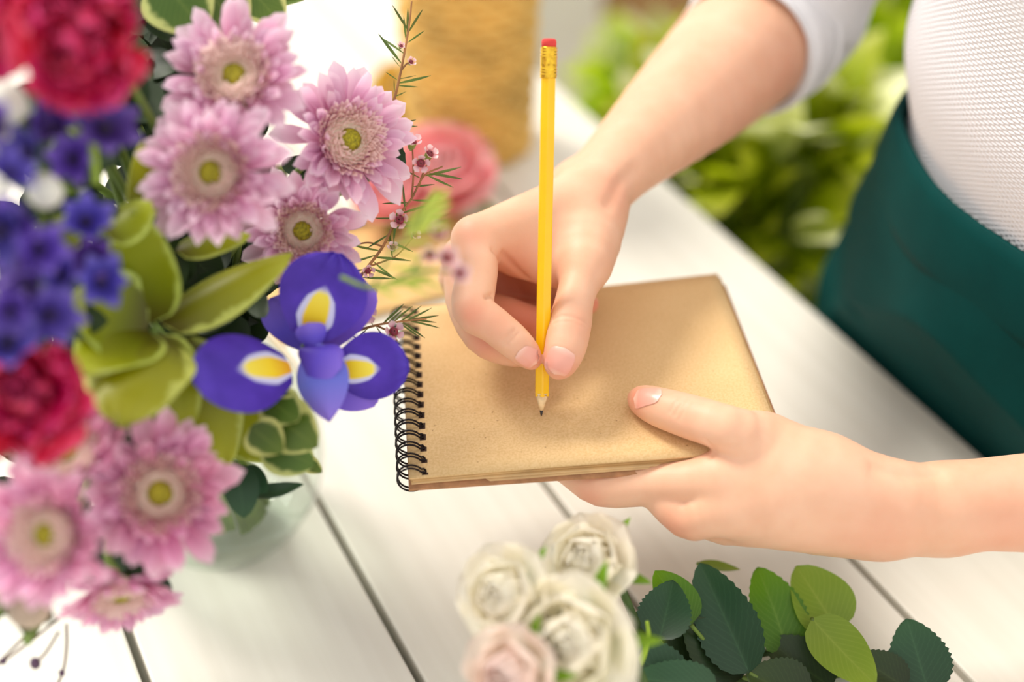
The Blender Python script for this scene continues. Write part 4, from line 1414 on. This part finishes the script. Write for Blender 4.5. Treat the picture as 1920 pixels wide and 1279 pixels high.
def green_tube():
    pts = [P(*q) for q in ((128, 205, .54), (150, 225, .535), (168, 262, .53), (176, 300, .532), (182, 345, .535))]
    root = empty('green_bud', pts[0])
    tag(root, 'slender lime green bud drooping below the upper crimson bloom', 'bud')
    pp = catmull([list(p) for p in pts], 6)
    n = len(pp)
    rad = [0.0015 + 0.0032 * math.exp(-((i / n - 0.33) / 0.22) ** 2) for i in range(n)]
    link_w('bud_tube', tube('bud_tube', pp, rad, 10), root, plain('lime_bud', (156, 184, 60), 0.5, 60, 0.1))
    leaf_between('bract', pts[0], pts[2], .009, root, M_OLIVE, FACE(-.4, .2, .8), pr_leaf, cup=.4, bend=.3)
    vase_stem(root, pts[0], FACE(0, 0, 1))
green_tube()

# --- wax flower sprigs
NEEDLES = [blade('needle', 1.0, 0.085, pr_lance, cup=-0.3, bend=b, nu=6, nv=3, seed=i) for i, b in enumerate((0.2, -0.25, 0.05))]
for m_ in NEEDLES: m_.materials.append(M_NEEDLE)
def wax_flower_meshes():
    parts = []; uvs = []
    for k in range(5):
        me = blade('p', 0.0034, 0.0034, pr_round, cup=0.4, bend=0.8, nu=6, nv=5)
        a = 2 * math.pi * k / 5
        ro = orient((math.cos(a), math.sin(a), .15), (0, 0, 1))
        parts.append(([ro @ Vector(v.co) + Vector((math.cos(a), math.sin(a), 0)) * .0016 for v in me.vertices], [tuple(p.vertices) for p in me.polygons]))
        uvs += [((i // 5) / 5, (i % 5) / 4) for i in range(30)]
        bpy.data.meshes.remove(me)
    V, F = merge_data(parts)
    pet = mk('petals', V, F, True, uvs)
    V, F = lathe_data([(0.0003, 0.0012), (0.0012, 0.0011), (0.0019, 0.0003), (0.0019, -0.0006)], 10)
    heart = mk('heart', V, F)
    V, F = lathe_data([(0.0019, 0.0), (0.0020, -0.0010), (0.0014, -0.0034), (0.0006, -0.0046)], 10)
    cupm = mk('cup', V, F)
    return pet, heart, cupm
WAX = wax_flower_meshes()
def sprig(label, stems, needles, flowers, scale=1.0, mats=(M_TWIG, M_NEEDLE), NEEDLES=NEEDLES):
    root = empty('wax_flower_sprig', P(*stems[0][0]))
    tag(root, label, 'sprig', 'wax flower sprigs in the bouquet')
    r = random.Random(len(stems) * 7 + len(needles))
    for i, st in enumerate(stems):
        pp = catmull([list(P(*q)) for q in st], 6)
        n = len(pp)
        rad = [0.00085 * scale * (1 - 0.55 * j / n) for j in range(n)] if i == 0 else [0.00055 * scale * (1 - 0.4 * j / n) for j in range(n)]
        link_w('twig' if i else 'stem', tube('twig', pp, rad, 6), root, mats[0])
    for (x, y, z, dx, dy) in needles:
        a = P(x, y, z); b = P(x + dx, y + dy, z + r.uniform(-.003, .003))
        L = (b - a).length
        f = FACE(r.uniform(-.5, .5), r.uniform(-.2, .6), .8)
        link('needle', NEEDLES[r.randrange(3)], root, mats[1], wm(root).inverted() @ MX(a, orient(b - a, f), L))
    for fl in flowers:
        x, y, z, fx, fy, s = fl[:6]
        f = FACE(fx, fy, .75)
        M = wm(root).inverted() @ MX(P(x, y, z), orient(f.orthogonal(), f), s)
        o = link('blossom', WAX[0], root, M_WAXP, M)
        link('blossom_heart', WAX[1], o, M_WAXC); link('blossom_cup', WAX[2], o, M_WAXCUP)
    return root
Zs = .668
sprig('tall needle leaved wax flower sprig above the turned chrysanthemum', [[(706, 268, Zs), (722, 235, Zs), (738, 190, Zs), (748, 150, Zs), (760, 90, Zs), (768, 40, Zs), (772, 2, Zs)], [(752, 132, Zs), (762, 120, Zs), (768, 118, Zs)], [(700, 215, Zs), (706, 200, Zs), (708, 192, Zs)]], [
    (762, 78, Zs, -8, -50), (764, 70, Zs, 2, -58), (765, 62, Zs, 26, -44), (764, 80, Zs, 32, -22), (757, 100, Zs, -44, -36), (752, 118, Zs, -42, -54), (750, 125, Zs, -18, -20), (766, 58, Zs, -30, -48),
    (748, 148, Zs, 32, -6), (746, 156, Zs, 62, -12), (744, 160, Zs, 40, 4), (745, 150, Zs, -22, -16), (740, 172, Zs, -2, -24), (738, 182, Zs, 24, -10), (724, 236, Zs, 60, 2), (722, 238, Zs, 58, -12), (720, 240, Zs, 12, -20), (724, 226, Zs, 4, -48), (716, 252, Zs, 22, -26), (710, 262, Zs, 14, -24)],
    [(752, 86, Zs, .3, .4, .5), (771, 116, Zs, .4, .3, .6), (704, 188, Zs, .1, .6, 1.0), (712, 196, Zs - .002, .5, .3, .8)])
sprig('forked wax flower sprig with open blossoms beside the chrysanthemums', [[(655, 545, Zs), (690, 500, Zs), (718, 462, Zs), (745, 408, Zs), (772, 372, Zs), (795, 330, Zs), (830, 312, Zs)], [(772, 372, Zs), (775, 330, Zs), (774, 290, Zs), (773, 272, Zs)], [(785, 350, Zs), (796, 318, Zs), (808, 296, Zs)], [(690, 500, Zs), (720, 490, Zs), (745, 478, Zs), (778, 442, Zs)], [(718, 462, Zs), (735, 430, Zs), (752, 415, Zs)], [(718, 462, Zs), (690, 455, Zs), (660, 462, Zs), (642, 475, Zs)]], [
    (795, 330, Zs, 70, -16), (805, 325, Zs, 62, 8), (800, 328, Zs, 50, 24), (770, 375, Zs, 60, 4), (765, 380, Zs, -48, 2), (760, 395, Zs, -6, -50), (752, 400, Zs, 50, -16), (745, 408, Zs, -45, 4), (740, 415, Zs, 60, 2), (735, 428, Zs, 62, -8), (728, 440, Zs, -40, 26), (725, 450, Zs, 50, 22),
    (712, 470, Zs, -62, -10), (705, 478, Zs, -58, 20), (700, 482, Zs, 70, 2), (690, 500, Zs, 60, 22), (684, 505, Zs, -50, 6), (700, 490, Zs, 40, 36), (680, 520, Zs, 58, 4), (660, 462, Zs, -20, -28), (655, 468, Zs, -16, 26), (670, 458, Zs, -24, -22), (775, 350, Zs, 40, -4), (790, 335, Zs, -36, -22), (730, 430, Zs, 2, 60), (745, 395, Zs, -8, 60)],
    [(773, 266, Zs - .002, .2, .7, 1.15), (806, 288, Zs - .002, .6, .5, 1.0), (789, 306, Zs - .004, .1, -.3, 1.1), (750, 412, Zs - .004, -.2, 0, 1.2), (737, 464, Zs - .003, 0, .5, .7), (778, 440, Zs - .003, .5, .3, .7), (690, 508, Zs - .003, .3, -.2, .8)])
sprig('low wax flower sprig reaching over the notebook spiral', [[(600, 670, Zs - .01), (650, 630, Zs - .01), (705, 610, Zs - .008), (760, 602, Zs - .006), (800, 598, Zs - .005)], [(650, 630, Zs - .01), (680, 590, Zs - .01), (690, 555, Zs - .01)], [(705, 610, Zs), (735, 625, Zs), (745, 640, Zs)]], [
    (760, 602, Zs - .006, 50, -24), (765, 602, Zs - .006, 58, -14), (770, 602, Zs - .006, 55, 8), (755, 604, Zs - .006, 42, 30), (745, 606, Zs - .006, 48, -30), (735, 606, Zs - .006, 36, -34), (725, 608, Zs - .006, 30, -30), (715, 610, Zs - .007, 42, -40), (775, 600, Zs - .005, 44, 4), (750, 606, Zs - .006, 36, 26), (705, 612, Zs - .008, 20, 28), (690, 616, Zs - .009, -26, 22), (670, 624, Zs - .01, -34, 12), (660, 628, Zs - .01, 30, 26), (700, 610, Zs - .008, -20, -26), (680, 620, Zs - .01, 24, 30)],
    [(690, 552, Zs - .012, .2, .1, 1.1), (686, 588, Zs - .012, .3, -.1, 1.2), (738, 622, Zs - .008, .3, .2, 1.2), (668, 600, Zs - .012, 0, .2, .9), (695, 640, Zs - .012, 0, -.1, 1.0)])
Zn = .545
NEEDLES_W = [blade('needle', 1.0, 0.12, pr_lance, cup=-0.3, bend=b, nu=6, nv=3, seed=i) for i, b in enumerate((0.2, -0.25, 0.05))]
M_NEEDLEL = mat_blade('fresh_needle_leaf', [(0.0, (190, 200, 90)), (1.0, (186, 204, 80))], rough=0.5, trans=0.25, val=0.12)
sprig('blurred fresh green wax flower sprig close in front of the writing hand', [[(640, 520, Zn + .03), (700, 540, Zn + .02), (770, 512, Zn), (830, 508, Zn), (858, 512, Zn)], [(700, 540, Zn), (735, 470, Zn), (775, 430, Zn), (800, 380, Zn)], [(770, 512, Zn), (800, 470, Zn), (838, 482, Zn)]], [
    (775, 430, Zn, 50, -60), (780, 425, Zn, 70, -44), (785, 415, Zn, 60, -66), (770, 440, Zn, 80, -20), (760, 445, Zn, 20, -60), (790, 405, Zn, 30, -56), (745, 460, Zn, 70, -10), (735, 470, Zn, 60, 16), (720, 500, Zn, 100, 6), (700, 540, Zn, 110, -18), (720, 532, Zn, 90, -2), (770, 512, Zn, 60, 30), (740, 524, Zn, 70, 24), (690, 530, Zn, 60, 30), (778, 428, Zn, 64, -52), (768, 436, Zn, 76, -34), (782, 420, Zn, 44, -70), (760, 440, Zn, 66, -52), (790, 400, Zn, 54, -40), (755, 450, Zn, 60, -36), (765, 440, Zn, 36, -66)],
    [(838, 484, Zn - .005, .2, .2, 1.15), (862, 513, Zn - .005, .2, .1, 1.0), (822, 436, Zn, .2, .4, .9), (806, 480, Zn, 0, .1, .9)], scale=1.3, mats=(M_STEM, M_NEEDLEL), NEEDLES=NEEDLES_W)
# drooping dry twigs below the bouquet
root = empty('dry_twig_spray', P(60, 1150, .6))
tag(root, 'thin dry twigs with tiny dark buds drooping in the lower left corner', 'twig')
for st in ([(75, 1160, .6), (40, 1200, .6), (5, 1235, .6), (-30, 1270, .6)], [(110, 1160, .6), (60, 1200, .6), (0, 1245, .6)], [(125, 1170, .61), (125, 1215, .61), (118, 1260, .61), (100, 1300, .61)], [(110, 1185, .6), (85, 1225, .6), (66, 1243, .6)]):
    link_w('twig', tube('twig', catmull([list(P(*q)) for q in st], 5), 0.0006, 5), root, plain('dry_twig', (110, 84, 72), .8, 200, .2))
for i, q in enumerate([(66, 1244, .6), (6, 1240, .6), (116, 1262, .61)]):
    me = mk('dry_bud', *lathe_data([(0.0022 * math.sin(t) + .0001, -0.0032 * math.cos(t)) for t in np.linspace(0, 3.14, 8)], 9))
    link('dry_bud', me, root, plain('dry_bud', (84, 62, 84), .8, 900, .4, bump=.6), wm(root).inverted() @ MX(P(*q), orient((1, .3, 0), (.2, 0, 1)), 1.0 if i == 0 else .6))

# --- glass vase
def build_vase():
    root = empty('glass_vase', VASE_C)
    tag(root, 'clear round glass vase holding the mixed bouquet', 'vase')
    outer = [(0.001, 0.0), (0.030, 0.0), (0.040, 0.004), (0.056, 0.030), (0.060, 0.060), (0.055, 0.092), (0.040, 0.122), (0.034, 0.138), (0.039, 0.152)]
    o = catmull([[r, z, 0] for r, z in outer], 5)
    prof = [(p[0], max(0.0005, p[1])) for p in o]
    inn = [(max(0.0008, r - 0.0022), max(z, 0.006)) for r, z in prof[::-1]]
    V, F = lathe_data(prof + inn, 48)
    k = NT('clear_glass')
    out = k.t.nodes['Material Output']
    tr = k.n('ShaderNodeBsdfTransparent'); tr.inputs[0].default_value = (0.97, 0.985, 0.975, 1)
    gl = k.n('ShaderNodeBsdfGlossy'); gl.inputs['Roughness'].default_value = 0.03
    fr = k.n('ShaderNodeFresnel'); fr.inputs[0].default_value = 1.5
    mx = k.n('ShaderNodeMixShader')
    lw = k.n('ShaderNodeLayerWeight'); k.l(k.math('ADD', k.math('MULTIPLY', k.math('POWER', lw.outputs['Facing'], 4.0), 0.6), 0.04), mx.inputs[0]); k.l(tr.outputs[0], mx.inputs[1]); k.l(gl.outputs[0], mx.inputs[2]); k.l(mx.outputs[0], out.inputs[0])
    link('glass_body', mk('glass_body', V, F), root, k.m)
    wpr = [(0.0006, 0.0075)] + [(r - 0.0026, z) for r, z in prof if 0.0075 < z < 0.088] + [(0.0006, 0.088)]
    k2 = NT('vase_water')
    out = k2.t.nodes['Material Output']
    tr = k2.n('ShaderNodeBsdfTransparent'); tr.inputs[0].default_value = (0.965, 0.985, 0.97, 1)
    gl = k2.n('ShaderNodeBsdfGlossy'); gl.inputs['Roughness'].default_value = 0.02
    mx = k2.n('ShaderNodeMixShader'); mx.inputs[0].default_value = 0.05
    k2.l(tr.outputs[0], mx.inputs[1]); k2.l(gl.outputs[0], mx.inputs[2]); k2.l(mx.outputs[0], out.inputs[0])
    link('water', mk('water', *lathe_data(wpr, 40)), root, k2.m)
build_vase()
# ------------------------------------------------------------------ roses
M_DSTEM = plain('dark_rose_stem', (62, 84, 36), 0.6, 60, 0.2)
def rose_petals():
    L = []
    for i, (w, c, b, ru) in enumerate([(0.95, 0.8, 0.45, 0.01), (1.2, 0.6, 0.4, 0.015), (1.3, 0.45, 0.1, 0.025), (1.25, 0.3, -0.6, 0.03)]):
        L.append(blade('petal', 1.0, w, pr_round, cup=c, bend=(lambda u, b=b: -0.75 + 0.75 * min(1, u * 1.6) + b * u * u), ruffle=ru, nu=11, nv=9, seed=i))
    return L
ROSE_PET = rose_petals()
ROSE_MATS = {}
def rose(loc, face, R, label, mat, seed, stem_to_pt=None, group=None, cat='rose'):
    r = random.Random(seed)
    f = FACE(*face)
    root = empty('rose', loc, orient(f.orthogonal(), f))
    tag(root, label, cat, group)
    key = mat.name
    if key not in ROSE_MATS:
        ROSE_MATS[key] = []
        for m in ROSE_PET:
            c = m.copy(); c.materials.clear(); c.materials.append(mat); ROSE_MATS[key].append(c)
    pet = ROSE_MATS[key]
    layers = ((3, 0.02, 1.02, 97, 0), (4, 0.08, 1.05, 92, 0), (5, 0.2, 1.08, 86, 1), (5, 0.28, 1.1, 79, 1), (6, 0.34, 1.12, 70, 2), (6, 0.36, 1.12, 58, 3))
    for cnt, r0, ln, el, ty in layers:
        for k in range(cnt):
            a = 2 * math.pi * (k + r.uniform(-0.15, 0.15)) / cnt + el * 0.7
            e = math.radians(el + r.uniform(-4, 4))
            d = Vector((math.cos(a) * math.cos(e), math.sin(a) * math.cos(e), math.sin(e)))
            inw = Vector((-math.cos(a) * math.sin(e), -math.sin(a) * math.sin(e), math.cos(e)))
            part('petal', pet[ty], root, mat, MX(Vector((math.cos(a) * r0 * R * 0.6, math.sin(a) * r0 * R * 0.6, -0.5 * R)), orient(d, inw), R * ln * r.uniform(0.95, 1.06)))
    V, F = lathe_data([(0.06 * R, -0.95 * R), (0.22 * R, -0.80 * R), (0.30 * R, -0.60 * R), (0.25 * R, -0.42 * R), (0.02 * R, -0.40 * R)], 12)
    part('hip', mk('hip', V, F), root, M_STEM)
    for k in range(5):
        a = 2 * math.pi * k / 5
        me = blade('sepal', R * 1.1, R * 0.3, pr_leaf, cup=0.3, bend=-0.6, nu=8, nv=5)
        part('sepal', me, root, M_MIDLEAF, MX((math.cos(a) * R * 0.25, math.sin(a) * R * 0.25, -R * 0.62), orient((math.cos(a), math.sin(a), 0.5), (-math.cos(a), -math.sin(a), 1))))
    if stem_to_pt is not None:
        base = Vector(loc) - f * 0.9 * R
        tgt = Vector(stem_to_pt)
        b2 = base - f * 0.025
        b3 = (base * 0.65 + tgt * 0.35); b3.z = min(b3.z, 0.022)
        tgt.z = 0.006
        pts = catmull([list(base), list(b2), list(b3), list(tgt)], 7)
        link_w('stem', tube('stem', pts, 0.0020, 7), root, M_DSTEM)
    return root

ROSES = [
    ((1105, 1055, .610), (-.35, .35, .85), .0205, 'cream rose nearest the holding hand in the foreground', M_CREAM, 1, (1500, 1200)),
    ((1078, 1205, .568), (-.45, .05, .9), .0258, 'large cream rose at the bottom edge beside dark leaves', M_CREAM, 2, (1560, 1260)),
    ((948, 1118, .580), (-.45, .25, .85), .0195, 'cream rose leftmost in the foreground bunch', M_CREAM, 3, (1480, 1240)),
    ((960, 1265, .555), (-.5, .1, .85), .0190, 'blush tinted cream rose cut by the bottom edge', M_BLUSHP, 4, (1520, 1290)),
]
for (pos, fc, R, lab, m, sd, st) in ROSES:
    rose(P(*pos), fc, R, lab, m, sd, on_table(st[0], st[1], 0.012), 'cream roses lying in the foreground')

LEAVES = [
    ('broad dark toothed rose leaf standing up in the foreground', M_BLUELEAF, (1405, 1262, .672), (1312, 1056, .690), .031, (-.35, .35, .85), .15, 1, pr_ovate),
    ('bright mid green rose leaf behind the dark toothed one', M_MIDLEAF, (1478, 1226, .690), (1420, 1064, .700), .030, (.15, .4, .85), -.3, 1, pr_ovate),
    ('pale rounded rose leaf at the top of the foreground bunch', M_PALELEAF, (1572, 1186, .695), (1492, 1062, .705), .034, (.2, .35, .9), -.2, 0, pr_ovate),
    ('pale curled rose leaf turning its underside up', M_PALELEAF, (1522, 1160, .685), (1642, 1284, .655), .025, (-.25, .4, .85), .7, 0, pr_ovate),
    ('dark toothed rose leaf furthest right at the bottom edge', M_BLUELEAF, (1742, 1300, .675), (1700, 1160, .685), .030, (-.25, .4, .85), .25, 1, pr_ovate),
    ('dark rose leaf right beside the cream rose nearest the hand', M_BLUELEAF, (1236, 1200, .660), (1262, 1088, .668), .026, (-.2, .5, .8), .4, 1, pr_ovate),
    ('lime rose leaf between the cream roses and the dark leaves', M_MIDLEAF, (1296, 1172, .676), (1228, 1070, .684), .022, (.1, .5, .8), -.3, 0, pr_ovate),
    ('dark rose leaf lying along the bottom edge', M_BLUELEAF, (1345, 1290, .640), (1188, 1268, .645), .022, (0, .6, .75), .3, 1, pr_ovate),
    ('deep green rose leaf in the shadow of the bunch', M_DARKLEAF, (1392, 1270, .680), (1282, 1160, .682), .028, (-.1, .5, .8), .3, 1, pr_ovate),
    ('dark rose leaf next to the pale curled one', M_DARKLEAF, (1700, 1290, .672), (1606, 1226, .680), .022, (0, .5, .8), .3, 1, pr_ovate),
    ('thin pale leaf tip above the dark toothed rose leaf', M_PALELEAF, (1308, 1056, .710), (1388, 1068, .712), .008, (0, .8, .5), .2, 0, pr_leaf),
    ('shaded rose leaf low in the middle of the bunch', M_DARKLEAF, (1300, 1250, .685), (1190, 1150, .680), .030, (0, .6, .75), .2, 1, pr_ovate),
    ('dull green rose leaf under the pale rounded one', M_MIDLEAF, (1480, 1230, .700), (1640, 1240, .700), .024, (.1, .6, .75), .2, 0, pr_ovate),
    ('dark rose leaf at the bottom edge below the bright green one', M_DARKLEAF, (1560, 1290, .678), (1440, 1200, .690), .030, (.1, .5, .8), .2, 1, pr_ovate),
    ('dark rose leaf lowest in the middle of the bottom edge', M_DARKLEAF, (1520, 1310, .668), (1400, 1262, .672), .030, (.1, .6, .75), .2, 1, pr_ovate),
    ('green rose leaf tucked under the large cream rose', M_BLUELEAF, (1290, 1300, .655), (1160, 1200, .650), .026, (0, .6, .75), .2, 1, pr_ovate),
]
for lab, m, a, b, W, nr, be, se, pf in LEAVES:
    root = empty('rose_leaf', P(*a))
    tag(root, lab, 'leaf', 'rose leaves in the foreground')
    leaf_between('leaf_blade', P(*a), P(*b), W, root, m, FACE(*nr), pf, cup=0.08, bend=be, fold=0.16, ruffle=0.015, serr=se, nu=27 if se else 15, nv=9, seed=len(lab))
    p = P(*a)
    foot = Vector((p.x + 0.01, p.y - 0.004, 0.012))
    link_w('leaf_stalk', tube('leaf_stalk', catmull([list(p), list((p + foot) / 2 + Vector((0.004, 0, 0))), list(foot)], 5), 0.0011, 6), root, M_STEM)
    mid = (P(*a) + P(*b)) / 2
root = empty('sepal_shoot', on_table(1200, 1250, .02))
tag(root, 'upright lime sepal shoot beside the large cream rose', 'stem')
link_w('shoot', tube('shoot', catmull([list(P(*q)) for q in ((1190, 1262, .63), (1206, 1230, .632), (1216, 1195, .634), (1213, 1165, .634))], 6), [0.0018 * (1 - 0.03 * i) for i in range(19)], 7), root, plain('lime_shoot', (150, 180, 40), .5, 60, .1))

# ------------------------------------------------------------------ blurred background
def basket(at, w, h, label, r_top, r_bot, mat):
    root = empty('wicker_basket', at)
    tag(root, label, 'basket')
    rows = 24; stakes = 30
    for i in range(stakes):
        a = 2 * math.pi * i / stakes
        pts = [(Vector((math.cos(a), math.sin(a), 0)) * (r_bot + (r_top - r_bot) * t) + Vector((0, 0, h * t))) for t in (0, .5, 1)]
        link('stake', tube('stake', [list(p) for p in pts], 0.0028, 6), root, mat)
    for k in range(rows):
        t = (k + 0.5) / rows
        R = r_bot + (r_top - r_bot) * t
        pts = []
        n = stakes * 4
        for j in range(n):
            a = 2 * math.pi * j / n
            rr = R + 0.0026 * math.cos(a * stakes / 2 + math.pi * (k % 2))
            pts.append((rr * math.cos(a), rr * math.sin(a), h * t))
        link('woven_strand', tube('woven_strand', pts, h / rows * 0.52, 7, closed=True), root, mat)
    pts = [((r_top + .001) * math.cos(2 * math.pi * j / 48), (r_top + .001) * math.sin(2 * math.pi * j / 48), h) for j in range(48)]
    link('rim', tube('rim', pts, 0.007, 8, closed=True), root, mat)
    V, F = lathe_data([(0.001, 0.004), (r_bot, 0.004), (r_bot, 0.0), (0.001, 0.0)], 36)
    link('base', mk('base', V, F, False), root, mat)
    return root
M_WICKER = plain('honey_wicker', (222, 180, 96), 0.6, 25, 0.12)
bc = on_table(882, 266)
basket(bc, .1, .20, 'tall honey coloured wicker basket standing far back on the table', .052, .046, M_WICKER)

ybc = on_table(772, 240)
rose(Vector((ybc.x, ybc.y, .030)), (0, .4, .9), .030, 'yellow rose lying in front of the wicker basket', M_YELR, 21, on_table(640, 250, .006), None)
pk = on_table(830, 395)
rose(Vector((pk.x, pk.y, .034)), (.1, .5, .85), .037, 'pink rose lying on the table in front of the basket', M_PINKR, 22, on_table(640, 420, .006), None)
pk2 = on_table(742, 425)
rose(Vector((pk2.x, pk2.y, .030)), (-.1, .5, .85), .028, 'pale pink rose half hidden behind the wax flower sprigs', M_PINKR, 23, on_table(560, 440, .006), None)
# folded brown paper at the back
V, F = box_data(-.10, .10, -.07, .07, 0, .012)
kp = on_table(690, 500)
me = mk('paper_stack', V, F, False); bevel_mesh(me, .002)
root = empty('kraft_paper_stack', kp, Matrix.Rotation(0.45, 3, 'Z'))
tag(root, 'flat tan paper lying behind the bouquet and sprigs', 'paper')
for i in range(4):
    V, F = box_data(-.085 + .001 * i, .085 - .0015 * (i % 2), -.06, .06, .0012 * i, .0012 * i + .001)
    link('paper_sheet', mk('paper_sheet', V, F, False), root, plain('kraft_sheet', (214, 176, 116), .85, 30, .06))

# low wall with white casings behind
WY = 1.95
V, F = box_data(-2.2, 2.6, WY, WY + .08, FLOOR_Z, .12)
tag(link('wall_back', mk('wall_back', V, F, False), None, plain('tan_wall', (176, 136, 88), .8, 5, .12)), kind='structure')
def casing(n, x0, x1, y0):
    """upright white board seen between x0 and x1 near the top of the frame"""
    a = on_plane(x0, 60, (0, WY - .03, 0), Vector((0, 1, 0))); b = on_plane(x1, 60, (0, WY - .03, 0), Vector((0, 1, 0)))
    V, F = box_data(a.x, b.x, WY - .03, WY, FLOOR_Z, .14)
    me = mk('casing', V, F, False); bevel_mesh(me, .004)
    tag(link('trim_%d' % n, me, None, M_WHITE), kind='structure')
casing(1, 985, 1128, 0)
casing(2, 1640, 1760, 0)

# leafy potted plants on the floor beside the table
M_BUSH = mat_blade('bush_leaf', [(0.0, (122, 162, 0)), (0.5, (172, 204, 14)), (1.0, (206, 222, 66))], rough=0.35, trans=0.5, val=0.3, hue=0.03)
M_BUSHW = mat_blade('highlight_bush_leaf', [(0.0, (190, 206, 90)), (0.5, (226, 230, 150)), (1.0, (244, 244, 206))], rough=0.4, trans=0.3, val=0.1)  # bright highlights of the bush, put into the colour of extra pale leaves
M_POT = plain('terracotta', (176, 104, 72), .8, 20, .1)
def bush(x, y, depth_y, R, label, seed, n=420, potr=.13):
    r = random.Random(seed)
    c = on_plane(x, y, (0, depth_y, 0), Vector((0, 1, 0)))
    root = empty('potted_plant', (c.x, c.y, FLOOR_Z))
    tag(root, label, 'plant', 'leafy plants on the floor beside the table')
    ph = min(.42, max(.12, c.z - R * .55 - FLOOR_Z))
    V, F = lathe_data([(0.001, 0), (potr * .7, 0), (potr, ph), (potr * 1.06, ph), (potr * 1.06, ph + .03), (potr * .92, ph + .03), (potr * .9, ph - .02), (.001, ph - .02)], 28)
    link('pot', mk('pot', V, F), root, M_POT)
    hc = Vector((0, 0, c.z - FLOOR_Z))
    for k in range(9):
        a = k * 2.4; q = hc + Vector((R * .6 * math.cos(a), R * .6 * math.sin(a), R * (.5 - .12 * k)))
        link('branch', tube('branch', catmull([[0, 0, ph - .02], [q.x * .3, q.y * .3, (q.z + ph) / 2], list(q)], 5), .004, 6), root, M_STEM)
    for nm, mat, cnt, sz in (('foliage', M_BUSH, n, 1.0), ('highlight_foliage', M_BUSHW, n // 3, 1.15)):
        parts = []; uvs = []
        for k in range(cnt):
            d = Vector((r.gauss(0, 1), r.gauss(0, 1), r.gauss(0, 1))).normalized()
            p = hc + d * R * (r.uniform(.25, 1.0) ** .5)
            L = r.uniform(.045, .08) * sz
            ax = (d + Vector((r.uniform(-.8, .8), r.uniform(-.8, .8), r.uniform(-.6, .6)))).normalized()
            ro = orient(ax, Vector((r.uniform(-.5, .5), r.uniform(-.5, .5), 1)))
            vv = []
            for i in range(5):
                u = i / 4; hw = L * .3 * pr_leaf(min(.98, max(.02, u)))
                for j in (-1, 0, 1):
                    vv.append(ro @ Vector((u * L, j * hw, .12 * L * math.sin(u * 3) - .15 * hw * (1 - abs(j)))) + p)
                    uvs.append((u, (j + 1) / 2))
            parts.append((vv, grid_faces(5, 3)))
        V, F = merge_data(parts)
        tag(link(nm, mk(nm, V, F, True, uvs), root, mat), kind='stuff')
    return root
bush(1425, 415, 1.05, .130, 'bushy lime green plant just beyond the table edge', 1, 520, .10)
bush(1585, 285, 1.34, .175, 'leafy green plant further back beside the apron', 2, 560, .11)
bush(1208, 200, 1.62, .058, 'small leafy plant behind the wrist of the writing arm', 3, 200, .07)
